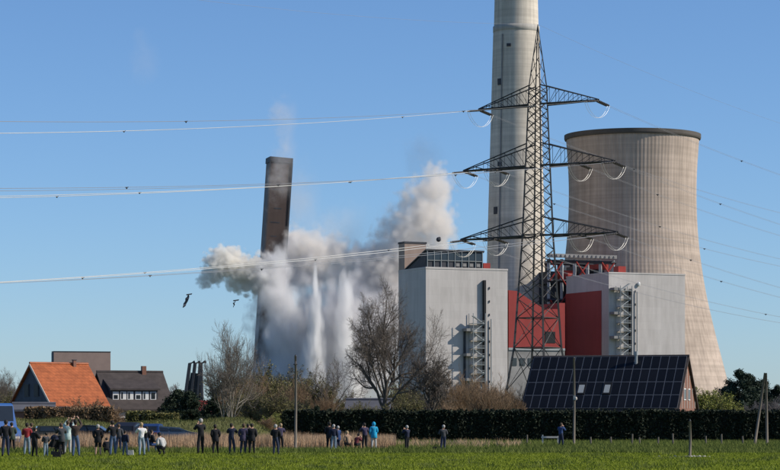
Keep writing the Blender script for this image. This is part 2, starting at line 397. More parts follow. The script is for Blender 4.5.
# cooling tower with meridional ribs
TD = 1116.0; ts = FPX / TD
tc_ = P(632.5, HY, TD)
r = thing('cooling_tower', (tc_.x, TD, 0), 0, 'ribbed concrete hyperboloid cooling tower with dark rim', 'cooling tower')
ys = [423 + 3.7, 388, 376, 342, 308, 295, 265, 234, 203, 172, 150, 141]; rs_ = [105, 96, 93, 84, 75.8, 73, 68, 64.6, 63.2, 63.6, 65.3, 66.3]
def trad(z):
    y = HY - (z - CH) * ts; return np.interp(-y, [-q for q in ys], rs_) / ts
zt = CH + (HY - 141) / ts + 2.4
NR = 110; N = NR * 4; Zs = np.linspace(9, zt, 56)
kern = np.array([trad(z) for z in Zs]); kern = np.convolve(np.pad(kern, 3, mode='edge'), np.ones(7) / 7, 'valid')
kern[:4] = [trad(z) for z in Zs[:4]]; kern[-4:] = np.linspace(kern[-5], 66.4 / ts, 5)[1:]
ang = np.arange(N) * 2 * np.pi / N
rib = np.where(np.arange(N) % 4 < 1, .085, 0.0) + np.where(np.arange(N) % 4 == 1, .085, 0)
V = []
for z, rr in zip(Zs, kern):
    V.append(np.stack([(rr + rib) * np.cos(ang), (rr + rib) * np.sin(ang), np.full(N, z)], 1))
V = np.concatenate(V); i = np.arange(len(Zs) - 1)[:, None] * N; k = np.arange(N)[None]; k2 = (k + 1) % N
Fq = np.stack([i + k, i + k2, i + N + k2, i + N + k], -1).reshape(-1, 4)
M['tower'] = concrete('tower_concrete', (.445, .36, .295), .16)
link('shell', np_mesh('shell', V, Fq, [M['tower']]), r)
t = MB(); rt = kern[-1]; t.lathe([(rt - .6, zt - 2.2), (rt + .5, zt - 2.1), (rt + .75, zt - 1.5), (rt + .75, zt), (rt - .8, zt + .05), (rt - .8, zt - 2.2)], 160, cap=False); t.build('rim', mat('rim_concrete', (.095, .085, .075), .9, .2, .1), r, smooth=False)
t = MB(); t.lathe([(kern[0] - 1, 8.2), (kern[0] + .6, 8.2), (kern[0] + .6, 9.6), (kern[0] - 1, 9.6)], 120, cap=False); t.build('ring_beam', M['mgrey'], r)
for j in range(40):
    a = 2 * math.pi * j / 40; a2 = 2 * math.pi * (j + .5) / 40; R0 = kern[0] + 3; R1 = kern[0]
    t = MB(); t.beam((R0 * math.cos(a2), R0 * math.sin(a2), 0), (R1 * math.cos(a), R1 * math.sin(a), 8.4), .8); t.build('support_leg', M['mgrey'], r)
t = MB(); t.lathe([(kern[0] - 8, 0), (kern[0] - 8, 9)], 60, cap=False); t.build('inner_basin', M['dgrey'], r)

# collapsing stack, leaning
SD = 1070.0; ss = FPX / SD
pb = P(262, HY, SD)
r = thing('leaning_tower', (pb.x, SD, 0), 0, 'dark brown tower toppling over the smoke with dust at its top', 'tower')
lean = math.atan2(17.5, 265.0); Ht = (HY - 158) / ss / math.cos(lean) + 1.6
r.rotation_euler = (0, lean, R(14))
hw = 4.5
M['towerbrown'] = panel_material('burnt_brown_cladding', (.085, .058, .048), 2.6, 3.4)
t = MB(); t.box(-hw, hw, -hw, hw, 0, Ht - 2.2); t.build('shaft', M['towerbrown'], r)
t = MB(); t.box(-hw - .3, hw + .3, -hw - .3, hw + .3, Ht - 2.2, Ht); t.build('crown_band', M['dgrey'], r)
for sx in (-1, 1):
    t = MB(); t.box(sx * hw - .35, sx * hw + .35, -hw - .35, -hw + .35, 0, Ht - 2.22); t.build('corner_post', M['dgrey'], r)
for i in range(14):
    z = 20 + i * 6.4 + random.uniform(-1.5, 1.5); xa_ = random.uniform(-hw + .4, 0)
    t = MB(); t.box(xa_, xa_ + random.uniform(1.5, hw), -hw - .08, -hw - .003, z, z + random.uniform(.2, .5)); t.build('floor_band', M['dgrey'], r)
# low wrecked frame already fallen
wp = P(186, 386, 1000)
r = thing('wrecked_frame', (wp.x, 1000, 0), 0, 'dark bent remains of a steel structure above the trees, far behind the red shed', 'wreck')
for i, (xa, xb) in enumerate(((-3, 2.6), (-.6, 4.6), (2.5, 6.6), (5.2, 6.9))):
    t = MB(); t.poly([(xa, 0, 0), (xa * .5 + xb * .5, 0, 12), (xb - 1.2, .5, 24.5), (xb + .8, .5, 25.2)], [.85, .8, .7, .6], 5); t.build('bent_column', M['dgrey'], r)
for i, z in enumerate((8, 14, 19)):
    t = MB(); t.face([(-2 + i * 1.4, .4, z - 4), (6.6, .4, z - 5), (6.4, .6, z + 1.5), (-.6 + i * 1.2, .6, z + 2)]); t.face([(-2 + i * 1.4, .8, z - 4), (-.6 + i * 1.2, 1.0, z + 2), (6.4, 1.0, z + 1.5), (6.6, .8, z - 5)]); t.build('torn_sheet', M['dgrey'], r)
# flying debris
def debris(px, py, w, h, lab, seed):
    rr = random.Random(seed); c = P(px, py, 1010); t = MB(); n = 7; L = []
    for i in range(n):
        f = i / (n - 1); x = (f - .5) * -w + rr.uniform(-.3, .3); z = (f - .5) * h * 2 * .5 * 2 * .5 + rr.uniform(-.2, .2)
        L.append((x, rr.uniform(-.6, .6), z, (.35 + .9 * math.sin(f * 3.1)) * w * .28 * rr.uniform(.7, 1.3)))
    for a, c2 in zip(L, L[1:]):
        t.hexa([(a[0] - a[3], a[1], a[2]), (a[0] + a[3], a[1] + .4, a[2]), (a[0] + a[3], a[1] + .8, a[2] + .1), (a[0] - a[3], a[1] + .3, a[2] + .1),
                (c2[0] - c2[3], c2[1], c2[2]), (c2[0] + c2[3], c2[1] + .4, c2[2]), (c2[0] + c2[3], c2[1] + .8, c2[2] + .1), (c2[0] - c2[3], c2[1] + .3, c2[2] + .1)])
    t.hexa([(L[-1][0] - .8, .2, L[-1][2] - .2), (L[-1][0] + 1.3, .2, L[-1][2] + .1), (L[-1][0] + 1.3, .7, L[-1][2] + .1), (L[-1][0] - .8, .7, L[-1][2] - .2),
            (L[-1][0] - .8, .2, L[-1][2] + .25), (L[-1][0] + 1.5, .2, L[-1][2] + .6), (L[-1][0] + 1.5, .7, L[-1][2] + .6), (L[-1][0] - .8, .7, L[-1][2] + .25)])
    tag(t.build('flying_sheet', mat('dusty_sheet', (.10, .10, .11), .8, .3, .5), loc=c), lab, 'debris', 'debris thrown into the air')
debris(186, 301, -2.0, 5.2, 'large twisted dark sheet of debris flying beyond the dust puff', 3)
debris(234, 304, -.8, 2.8, 'small dark scrap of debris in the air just under the dust puff', 5)
t = MB(); c = P(438.5, 239.5, 1010); t.ell((0, 0, 0), (1.0, .9, .95), 7, 5); t.ell((.4, 0, .5), (.5, .5, .6), 6, 4)
tag(t.build('flying_lump', M['dgrey'], loc=c), 'round dark lump of debris in the air above the boiler house gallery', 'debris', 'debris thrown into the air')

# ------------------------------------------------------------------ pylon and lines
PD = 394.0; ps = FPX / PD; PX = (537.8 - CX) / ps; AR = R(-35)      # arm axis: right end nearer
r = thing('transmission_pylon', (PX, PD, 0), AR, 'tall dark lattice pylon with three crossarms in front of the chimney', 'pylon')
Wz = [(0, 8.6), (13, 5.2), (17.5, 4.6), (30, 3.35), (52.5, 1.95)]
def wid(z): return float(np.interp(z, [q[0] for q in Wz], [q[1] for q in Wz]))
t = MB()
zl = [0, 6.5, 13, 17.5]; z = 17.5
while z < 52.0:
    z += wid(z) * .62; zl.append(min(z, 52.5))
for sx in (-1, 1):
    for sy in (-1, 1):
        t = MB(); t.poly([(sx * wid(z) / 2, sy * wid(z) / 2, z) for z in (0, 13, 30, 52.5)], [.20, .19, .16, .12], 4); t.build('corner_leg', M['steel'], r)
        t = MB(); t.poly([(sx * wid(52.5) / 2, sy * wid(52.5) / 2, 52.5), (0, 0, 62)], [.11, .06], 4); t.build('peak_leg', M['steel'], r)
for face in range(4):
    t = MB(); rot = Matrix.Rotation(face * math.pi / 2, 3, 'Z')
    for z0, z1 in zip(zl, zl[1:]):
        a, c = wid(z0) / 2, wid(z1) / 2
        t.tube(rot @ Vector((-a, -a, z0)), rot @ Vector((c, -c, z1)), .065, n=4); t.tube(rot @ Vector((a, -a, z0)), rot @ Vector((-c, -c, z1)), .065, n=4)
        if z0 in (13, 17.5) or abs(z0 - 30) < 1.2: t.tube(rot @ Vector((-a, -a, z0)), rot @ Vector((a, -a, z0)), .08, n=4)
    for z0, z1 in ((52.5, 54.6), (54.6, 57), (57, 60)):
        a, c = wid(52.5) / 2 * (62 - z0) / 9.5, wid(52.5) / 2 * (62 - z1) / 9.5
        t.tube(rot @ Vector((-a, -a, z0)), rot @ Vector((c, -c, z1)), .05, n=4)
    t.build('lattice', M['steel'], r)
ARMS = [(49.8, 2.9, 10.6, (10.4,)), (40.5, 3.4, 13.4, (7.4, 13.2)), (29.9, 2.8, 13.9, (7.6, 13.6))]
ATT = []
for ai, (z, rise, L, at) in enumerate(ARMS):
    for sx in (-1, 1):
        t = MB(); h0 = wid(z) / 2
        for sy in (-1, 1):
            t.tube((sx * h0, sy * h0, z), (sx * L, sy * .25, z), .15, .11, 4)
            t.tube((sx * h0, sy * wid(z + rise) / 2, z + rise), (sx * L, sy * .2, z + .1), .10, .08, 4)
        nb = 6; pl = None
        for i in range(nb + 1):
            f = i / nb; x = h0 + (L - h0) * f; hh = h0 * (1 - f) + .25 * f; zz_ = rise * (1 - f)
            for sy in (-1, 1):
                if pl:
                    t.tube((sx * pl[0], sy * pl[1], z), (sx * x, sy * hh, z + zz_), .045, n=3); t.tube((sx * x, sy * hh, z), (sx * x, sy * hh, z + zz_), .045, n=3)
            if pl: t.tube((sx * pl[0], -pl[1], z), (sx * x, hh, z), .045, n=3)
            pl = (x, hh)
        am = t.build('crossarm', M['steel'], r)
        for x in at:
            for sy in (-1, 1):
                for off in (-.22, .22):
                    q = MB(); q.tube((sx * x + off, 0, z - .12), (sx * x + off, sy * 3.3, z - .55), .05, n=5)
                    for e in range(9):
                        f = .12 + e * .095; q.tube((sx * x + off, sy * 3.3 * f, z - .12 - .43 * f), (sx * x + off, sy * (3.3 * f + .12), z - .12 - .43 * f - .02), .15, n=8)
                    q.build('insulator', M['insul'], am)
            q = MB()
            for off in (-.2, .2):
                pp = [(sx * x + off, 3.4 * (2 * f - 1), z - .55 - 2.1 * (1 - (2 * f - 1) ** 2) ** .8) for f in np.linspace(0, 1, 13)]
                q.poly(pp, [.022] * 13, 5)
            q.build('jumper_loop', M['alu'], am)
            ATT.append((ai, sx, sx * x, z - .55))
rotA = Matrix.Rotation(AR, 3, 'Z')
ARMN = ['top', 'middle', 'bottom']
def spanwire(name, p0, dirn, slope, Ls, tmax, lab, offs, rad, m, spac, step=7.0):
    root = thing(name, p0, 0, lab, 'power line', 'overhead conductors of the pylon')
    side = Vector((-dirn.y, dirn.x, 0))
    def pt(tt): return dirn * tt + Vector((0, 0, -slope * tt * (1 - tt / Ls)))
    n = int(tmax / step) + 1
    for (os_, oz) in offs:
        q = MB(); q.poly([pt(i * step) + side * os_ + Vector((0, 0, oz)) for i in range(n)], [rad] * n, 5); q.build('strand', m, root)
    if spac:
        tt = spac * random.uniform(.3, .8)
        while tt < tmax - 3:
            c = pt(tt); q = MB(); q.tube(c + side * -.24, c + side * .24, .05, n=5); q.ell((c.x, c.y, c.z - .08), (.10, .10, .13), 6, 4); q.build('spacer', M['steel'], root); tt += spac * random.uniform(.8, 1.3)
    return root
lineN = rotA @ Vector((0, -1, 0)); lineF = rotA @ Vector((0, 1, 0))
for (ai, sx, x, z) in ATT:
    inner = abs(x) < 9
    side = 'smoke side' if sx < 0 else 'cooling tower side'
    pos = 'inner hanger' if inner else 'outer tip'
    base = Vector((PX, PD, 0)) + rotA @ Vector((x, -3.4, z))
    offs = [(-.2, 0), (.2, 0)]
    spanwire('power_line', base, lineN, (.150, .131, .127)[ai], 600, 150, f'pale conductor from {pos} of {ARMN[ai]} crossarm, {side}, over the smoke', offs, .030 if sx < 0 else .018, M['alu'] if sx < 0 else M['wire'], 55)
    base = Vector((PX, PD, 0)) + rotA @ Vector((x, 3.4, z))
    spanwire('power_line', base, lineF, .125, 320, 160, f'thin conductor from {pos} of {ARMN[ai]} crossarm, {side}, sagging toward the pines', offs, .015, M['wire'], 60)
pk = Vector((PX, PD, 62))
spanwire('earth_wire', pk, lineN, .12, 300, 150, 'very thin earth wire from the pylon peak crossing high above the smoke', [(0, 0)], .014, M['wire'], 0)
spanwire('earth_wire', pk, lineF, .12, 320, 160, 'very thin earth wire from the pylon peak passing above the cooling tower', [(0, 0)], .014, M['wire'], 0)

# ------------------------------------------------------------------ houses
def rroot(px, D, rz, *a): return thing(a[0], ((px - CX) * D / FPX, D, 0), rz, a[1], a[2], a[3] if len(a) > 3 else None)
M['tileor'] = panel_material('orange_roof_tile', (.46, .13, .045), .5, .35, .80, .52, 1.1, (1, 1, 1))
M['tiledk'] = mat('dark_roof_tile', (.062, .05, .046), .8, .35, 1.2)
M['slate'] = mat('slate_hung_wall', (.065, .075, .10), .7, .3, 1.0)
M['brickred'] = panel_material('red_brick', (.24, .115, .075), .5, .2)
M['render'] = mat('pale_render', (.55, .50, .44), .9, .15, .8)
M['greyroof'] = mat('grey_roof', (.11, .11, .125), .8, .2, .6)

def gable_house(name, px, D, rz, L, W, ze, zr_, lab, cat, wallm, roofm, gablem, over=.35, thick=.22):
    """front eave corner (right or left) at px; local x = ridge direction from the first gable, local y = depth"""
    rt = rroot(px, D, rz, name, lab, cat)
    t = MB(); t.box(0, L, 0, W, 0, ze); t.build('wall', wallm, rt)
    for x0, x1 in ((0, .25), (L - .25, L)):
        t = MB(); hh = zr_ - .15
        A = [(x0, 0, ze + .003), (x0, W, ze + .003), (x0, W / 2, hh)]; Bq = [(x1, p[1], p[2]) for p in A]
        t.face([A[0], A[2], A[1]]); t.face(Bq); t.face([A[0], Bq[0], Bq[2], A[2]]); t.face([A[1], A[2], Bq[2], Bq[1]]); t.face([A[0], A[1], Bq[1], Bq[0]])
        t.build('gable', gablem, rt)
    sl = (zr_ - ze) / (W / 2)
    for sy in (0, 1):
        y0 = -over if sy == 0 else W + over; z0 = ze - over * sl
        t = MB(); c = [(-over, y0, z0), (L + over, y0, z0), (L + over, W / 2, zr_), (-over, W / 2, zr_)]
        t.hexa([*(c if sy == 0 else [c[1], c[0], c[3], c[2]]), *[(p[0], p[1], p[2] + thick) for p in (c if sy == 0 else [c[1], c[0], c[3], c[2]])]])
        rf = t.build('roof', roofm, rt)
        if sy == 0: rt['_r'] = rf.name; front = rf
    t = MB(); t.tube((-over, W / 2, zr_ + thick), (L + over, W / 2, zr_ + thick), .16, n=8); t.build('ridge_cap', roofm, front)
    del rt['_r']
    return rt, front, sl
def window(rt, x, y, z, w, h, face='f', fm=None):
    t = MB(); fm = fm or M['white']
    if face == 'f': t.box(x, x + w, y - .09, y - .003, z, z + h)
    else: t.box(y + .003, y + .09, x, x + w, z, z + h)
    o = t.build('window', fm, rt); t = MB(); e = .09
    if face == 'f':
        t.box(x + e, x + w / 2 - e / 2, y - .11, y - .092, z + e, z + h - e); p = t.build('pane', M['glass'], o)
        t = MB(); t.box(x + w / 2 + e / 2, x + w - e, y - .11, y - .092, z + e, z + h - e); t.build('pane', M['glass'], o)
    else:
        t.box(y + .092, y + .11, x + e, x + w - e, z + e, z + h - e); t.build('pane', M['glass'], o)
    return o

# house with the solar roof: right end nearer the camera
RH = R(-18)
Lh, Wh, ze, zr_ = 17.75, 11.0, 3.16, 9.0
o0 = Vector((32.0, 290.0, 0)) - Vector((math.cos(RH), math.sin(RH), 0)) * Lh
rt, roof, sl = gable_house('solar_house', CX + o0.x * FPX / o0.y, o0.y, RH, Lh, Wh, ze, zr_, 'brick house with its long dark roof covered in solar panels, behind the hedge', 'house', M['brickred'], M['tiledk'], M['brickred'], over=.3)
rt['label'] = 'house with long dark roof covered in solar panels, behind the hedge'
M['cell'] = mat('solar_cell', (.008, .009, .012), .30, .3, .8, spec=.22)
nd = M['cell'].node_tree; oi = nd.nodes.new('ShaderNodeObjectInfo'); mr_ = nd.nodes.new('ShaderNodeMapRange'); mr_.inputs['To Min'].default_value = .16; mr_.inputs['To Max'].default_value = .42
nd.links.new(oi.outputs['Random'], mr_.inputs[0]); nd.links.new(mr_.outputs[0], nd.nodes['Principled BSDF'].inputs['Roughness'])
M['pframe'] = mat('panel_frame', (.24, .245, .26), .4, .1, 1, metal=.5)
pitch = math.atan(sl); SL = math.hypot(Wh / 2, zr_ - ze) + .15
nc, nr_ = 18, 4; pw, ph = (Lh + .2) / nc, SL / nr_
t = MB(); t.box(.012, pw - .012, .012, ph - .012, 0, .045); t.k = 1; t.box(.04, pw - .04, .045, ph - .045, .046, .052)
pme = t.mesh('solar_panel', [M['pframe'], M['cell']])
sky_cells = {(6, 1), (9, 1)}
for c in range(nc):
    for q in range(nr_):
        if (c, q) in sky_cells: continue
        o = link('solar_panel', pme, roof)
        dd = q * ph + .02 - .15
        nrm = Vector((0, -math.sin(pitch), math.cos(pitch)))
        o.location = Vector((-.1 + c * pw, dd * math.cos(pitch), ze + dd * math.sin(pitch))) + nrm * (.24 + .02 + random.uniform(0, .006))
        o.rotation_euler = (pitch, 0, 0)
for (c, q) in sky_cells:
    t = MB(); t.box(.02, pw - .02, .1, ph - .1, 0, .12); o = t.build('skylight', M['black'], roof); dd = q * ph - .13
    o.location = Vector((-.1 + c * pw, dd * math.cos(pitch), ze + dd * math.sin(pitch))) + Vector((0, -math.sin(pitch), math.cos(pitch))) * .26; o.rotation_euler = (pitch, 0, 0)
    t = MB(); t.box(.18, pw - .18, .3, ph - .5, .121, .13); t.build('pane', M['lsteel'], o)
t = MB(); t.tube((12.1, 4.55, 7.6), (12.1, 4.55, 9.3), .16, n=10); t.tube((12.1, 4.55, 9.3), (12.1, 4.55, 9.75), .21, n=10); o = t.build('flue_pipe', M['lsteel'], roof)
t = MB(); t.tube((-.35, -.42, ze - .32), (Lh + .35, -.42, ze - .32), .09, n=8); t.build('gutter', M['dgrey'], roof)
for yy in (1.6, 4.7, 7.6): window(rt, yy, Lh, 1.0, 1.3, 1.3, 'g')
for yy in (3.6, 6.0): window(rt, yy, Lh, 4.2, 1.1, 1.3, 'g')
for yy in np.linspace(1.0, 10.0, 7):
    zt_ = ze + (zr_ - .6 - ze) * (1 - abs(yy - 5.5) / 5.5)
    t = MB(); t.box(Lh + .003, Lh + .05, yy - .06, yy + .06, ze + .1, zt_); t.build('gable_board', M['render'], rt)

# orange roofed house
ROT = R(36)
a0 = P(52.5, HY, 288)
rt, roof, sl = gable_house('farmhouse', 52.5, 288, ROT, 6.9, 9.6, 3.6, 8.1, 'old house with bright orange tiled roof and slate blue gable', 'house', M['brickred'], M['tileor'], M['slate'], over=.3)
t = MB(); t.box(5.1, 5.45, 4.4, 4.75, 7.4, 8.7); o = t.build('chimney_stack', M['brickred'], roof)
t = MB(); t.box(5.05, 5.5, 4.35, 4.8, 8.7, 8.78); t.build('chimney_cap', M['dgrey'], o)
for xx in (.6, 2.8, 5.0): window(rt, xx, 0, 1.1, 1.3, 1.3)
def gwin(rt, y, z, w, h):
    t = MB(); t.box(-.09, -.003, y, y + w, z, z + h); o = t.build('window', M['dgrey'], rt); t = MB(); t.box(-.11, -.092, y + .1, y + w - .1, z + .1, z + h - .1); t.build('pane', M['black'], o)
gwin(rt, 3.1, 4.6, 1.1, 1.4); gwin(rt, 5.4, 4.6, 1.1, 1.4); gwin(rt, 1.6, 1.2, 1.1, 1.4); gwin(rt, 6.6, 1.2, 1.1, 1.4)
for (y0, y1) in ((-.3, 4.8),):
    za, zb_ = (3.5 if y0 < 0 else 8.25), (8.25 if y0 < 0 else 3.5)
    t = MB(); t.hexa([(-.36, y0, za - .25), (-.3, y0, za - .25), (-.3, y1, zb_ - .25), (-.36, y1, zb_ - .25), (-.36, y0, za + .08), (-.3, y0, za + .08), (-.3, y1, zb_ + .08), (-.36, y1, zb_ + .08)]); t.build('barge_board', M['render'], rt)
# low shed in front of its gable
rt, roof, sl = gable_house('garden_shed', 14, 268, R(6), 4.0, 2.0, 2.9, 3.4, 'low grey roofed shed in front of the orange house gable', 'shed', M['brickred'], M['greyroof'], M['wood'], over=.25)
t = MB(); t.box(1.2, 2.2, -.07, -.004, 0, 2.0); t.build('door', M['wood'], rt)
rt, roof, sl = gable_house('garage', 44, 262, R(4), 2.4, 3.2, 2.6, 2.9, 'small garage with white door below the orange roof', 'garage', M['brickred'], M['tiledk'], M['brickred'], over=.12)
t = MB(); t.box(.35, 1.75, -.07, -.004, .1, 2.2); t.build('door', M['white'], rt)

# dark roofed house with white dormer windows
rt, roof, sl = gable_house('dormer_house', 111, 300, R(22), 7.2, 9.2, 3.4, 7.4, 'dark roofed house with a row of white dormer windows', 'house', M['render'], M['tiledk'], M['tiledk'], over=.45)
t = MB(); t.hexa([(.25, .9, 3.9), (5.9, .9, 3.9), (5.9, 4.0, 3.9), (.25, 4.0, 3.9), (.25, .9, 5.45), (5.9, .9, 5.45), (5.9, 4.0, 6.5), (.25, 4.0, 6.5)]); dm = t.build('dormer', M['dgrey'], rt)
t = MB(); t.hexa([(.05, .5, 5.4), (6.1, .5, 5.4), (6.1, 4.1, 6.75), (.05, 4.1, 6.75), (.05, .5, 5.6), (6.1, .5, 5.6), (6.1, 4.1, 6.95), (.05, 4.1, 6.95)]); t.build('dormer_roof', M['tiledk'], dm)
for i, xx in enumerate((.45, 1.35, 2.2, 3.15, 4.05, 4.95)):
    t = MB(); t.box(xx, xx + .72, .80, .897, 4.2, 5.25); o = t.build('window', M['white'], rt)
    t = MB(); h = .45 if i in (0, 3) else .75
    t.box(xx + .12, xx + (.6 if i in (0, 3, 5) else .3), .78, .797, 4.2 + (.2), 4.2 + .2 + h); t.build('pane', M['glass'], o)
for xx in (.5, 2.4, 4.4): window(rt, xx, 0, .9, 1.3, 1.4)
t = MB(); t.box(6.1, 7.0, -.09, -.004, .1, 2.1); t.build('door', M['wood'], rt)
t = MB(); t.box(5.0, 5.5, 4.2, 4.8, 7.0, 8.3); t.build('chimney_stack', M['brickred'], roof)
# brown block
bp_ = P(51, HY, 560); s_ = FPX / 560
r = thing('brown_block', (bp_.x + .6, 560, 0), R(15), 'plain brown flat topped block standing behind the orange roof', 'building')
t = MB(); t.box(0, 12.3, 0, 3.2, 0, 16.9); t.build('wall', mat('brown_render', (.30, .215, .185), .9, .18, .25), r)
t = MB(); t.box(-.05, 12.35, -.05, 3.25, 16.903, 17.1); t.build('coping', M['dgrey'], r)
t = MB(); t.box(-.1, -.003, .05, 3.1, 0, 16.8); t.build('dark_side_sheet', M['slate'], r)  # thin sheet, darker and bluer than the front, over this end
# grey roofed house among trees
rt, roof, sl = gable_house('cottage', 346, 275, R(-6), 4.2, 6.0, 2.0, 3.9, 'low house with grey roof half hidden under the big bare tree', 'house', M['brickred'], M['greyroof'], M['brickred'])
window(rt, .8, 0, .9, 1.0, .9); window(rt, 3.2, 0, .9, 1.0, .9)
rt, roof, sl = gable_house('red_shed', 193, 285, R(10), 1.9, 3.0, 2.6, 3.7, 'small shed with red roof half hidden in dark bushes', 'shed', M['wood'], mat('red_sheet', (.26, .04, .035), .6, .2, .8), M['wood'], over=.2)
for i, (px, wd) in enumerate(((720, 6.2), (768, 4.0))):
    rt, roof, sl = gable_house('far_house', px, 560, R(6), wd, 7, 2.3, 4.6, ('low house with reddish roof in front of the dark pines', 'low house with reddish roof just beside the leaning pole pair')[i], 'house', M['render'], mat('redbrown_tile', (.25, .085, .055), .8, .3, 1), M['render'])
    window(rt, 1, 0, .8, 1.2, 1.0)

# ------------------------------------------------------------------ hedge, reeds, grass
def hedge(px0, px1, D, top, name, lab, leafm, n, depth=1.6, wave=.06):
    x0, x1 = (px0 - CX) * D / FPX, (px1 - CX) * D / FPX; H = top
    r = thing(name, (x0, D, 0), 0, lab, 'hedge')
    L = x1 - x0
    t = MB(); t.box(.15, L - .15, .15, depth - .15, 0, H - .15); t.build('branches', M['hedgecore'], r)  # solid near-black core box filling the hedge behind its leaves
    f = RNG.uniform(size=n); u = RNG.uniform(0, L, n); v = RNG.uniform(0, 1, n)
    C = np.zeros((n, 3)); front = f < .62; topm = (f >= .62) & (f < .85); end = f >= .85
    bulge = .12 * np.sin(u * 1.7) * np.sin(u * .43 + 1) + .05 * np.sin(u * 5.1)
    C[:, 0] = u; C[:, 1] = np.where(front, RNG.normal(.08, .07, n) + bulge, v * depth); C[:, 2] = np.where(front, v * H, H + RNG.normal(0, .05, n) + wave * np.sin(u * 1.1) + .03 * np.sin(u * 4))
    ee = end; C[ee, 0] = np.where(RNG.uniform(size=ee.sum()) < .5, RNG.normal(.05, .06, ee.sum()), L - RNG.normal(.05, .06, ee.sum())); C[ee, 1] = RNG.uniform(0, depth, ee.sum()); C[ee, 2] = v[ee] * H
    ns_ = n // 30; us_ = RNG.uniform(0, L, ns_ // 6).repeat(6)[:ns_]; k_ = len(us_); hs = RNG.uniform(0, .3, k_)
    C = np.concatenate([C, np.stack([us_ + RNG.normal(0, .04, k_), RNG.uniform(.1, depth - .1, k_ // 6).repeat(6)[:k_] + RNG.normal(0, .04, k_), H + hs * RNG.uniform(.3, 1, k_)], 1)])
    V, Fc = leaf_quads(C, .13)
    link('foliage', np_mesh('foliage', V, Fc, [leafm]), r)
    return r
hedge(284, 830, 213, 2.48, 'hedge', 'long clipped hedge, almost black, behind the spectators', M['hedge'], 60000)

def blades(n, xr, yr, hr, width, m, name, lab, cat, lean=.35, clump=0, mask=None, per_px=False, ground=None):
    Y = RNG.uniform(yr[0], yr[1], n)
    X = (RNG.uniform(xr[0], xr[1], n) - CX) * Y / FPX if per_px else RNG.uniform(xr[0], xr[1], n)
    if clump:
        k = RNG.integers(0, clump, n); cx = RNG.uniform(xr[0], xr[1], clump); cy = RNG.uniform(yr[0], yr[1], clump)
        Y = cy[k] + RNG.normal(0, .35, n); X = ((cx[k] - CX) * cy[k] / FPX if per_px else cx[k]) + RNG.normal(0, .25, n)
    if mask is not None:
        s = mask(X, Y); X, Y = X[s], Y[s]; n = len(X)
    H = RNG.uniform(hr[0], hr[1], n) * (1 + .25 * np.sin(X * .7) * np.sin(Y * .5 + X * .2))
    a = RNG.uniform(0, 2 * np.pi, n); dx, dy = np.cos(a) * width, np.sin(a) * width * .6
    lx, ly = RNG.normal(0, lean, n) * H, RNG.normal(0, lean, n) * H
    G = ground(X, Y) if ground else np.zeros(n)
    V = np.stack([np.stack([X - dx, Y - dy, G], 1), np.stack([X + dx, Y + dy, G], 1), np.stack([X + lx, Y + ly, G + H], 1)], 1).reshape(-1, 3)
    return tag(link(name, np_mesh(name, V, np.arange(3 * n).reshape(-1, 3), [m])), lab, cat, kind='stuff')
blades(150000, (-20, 800), (84, 146), (.03, .085), .014, M['blade'], 'short_grass', 'short bright green grass of the field the spectators stand on', 'grass', .5, per_px=True)
blades(30000, (-20, 800), (137, 152), (.10, .32), .02, M['rough'], 'verge_grass', 'ragged strip of longer grass at the edge of the field', 'grass', .4, per_px=True)
blades(60000, (-20, 395), (158.5, 170), (.5, .98), .016, M['reed'], 'dry_reeds', 'band of tall dry tan reeds behind the spectators', 'reeds', .10, per_px=True, mask=lambda X, Y: (np.sin(X * .9) + np.sin(X * 2.3 + 1) * .6 + RNG.uniform(-1, 1.2, len(X))) > -1.2)
blades(45000, (390, 800), (150, 212), (.10, .36), .025, M['rough'], 'rough_meadow_grass', 'tussocky rough grass between the field and the dark hedge', 'grass', .4, per_px=True)
blades(1800, (385, 520), (158, 190), (.25, .6), .02, M['reed'], 'dry_tussocks', 'pale dry tufts standing in the rough grass before the hedge', 'grass', .35, clump=60, per_px=True)
blades(9000, (-20, 800), (88, 142), (.08, .2), .016, M['rough'], 'field_weeds', 'scattered darker tufts of weeds in the green field', 'grass', .5, clump=230, per_px=True)
def bank_h(X, Y):
    e = np.clip((Y - 196) / 22, 0, 1); e = e * e * (3 - 2 * e); f = np.clip((252 - Y) / 14, 0, 1)
    px = CX + X * FPX / Y; g = np.clip((300 - px) / 60, 0, 1); g = g * g * (3 - 2 * g)
    return (1.65 + .18 * np.sin(X * .35) + .12 * np.sin(X * .9 + Y * .2)) * e * f * g
gx, gy = np.meshgrid(np.linspace(-50, -2, 97), np.linspace(195.5, 252.5, 58)); gz = bank_h(gx, gy) - .02 * ((bank_h(gx, gy) < .02))
ny, nx = gx.shape; I = np.arange(nx * ny).reshape(ny, nx)
Fq = np.stack([I[:-1, :-1], I[:-1, 1:], I[1:, 1:], I[1:, :-1]], -1).reshape(-1, 4)
tag(link('grass_bank_ground', np_mesh('grass_bank_ground', np.stack([gx, gy, gz], -1).reshape(-1, 3), Fq, [mat('bank_turf', (.15, .15, .055), .95, .3, .5, col2=(.08, .085, .03), spec=.05)], smooth=True)), 'low grassy bank between the reeds and the houses', 'bank', kind='structure')
blades(26000, (-20, 300), (172, 236), (.1, .30), .03, mat('bank_grass', (.19, .175, .07), .9, .3, .35, col2=(.075, .095, .03), spec=.03), 'pasture_grass', 'green grass on the bank behind the reeds in front of the houses', 'grass', .4, per_px=True, ground=bank_h)

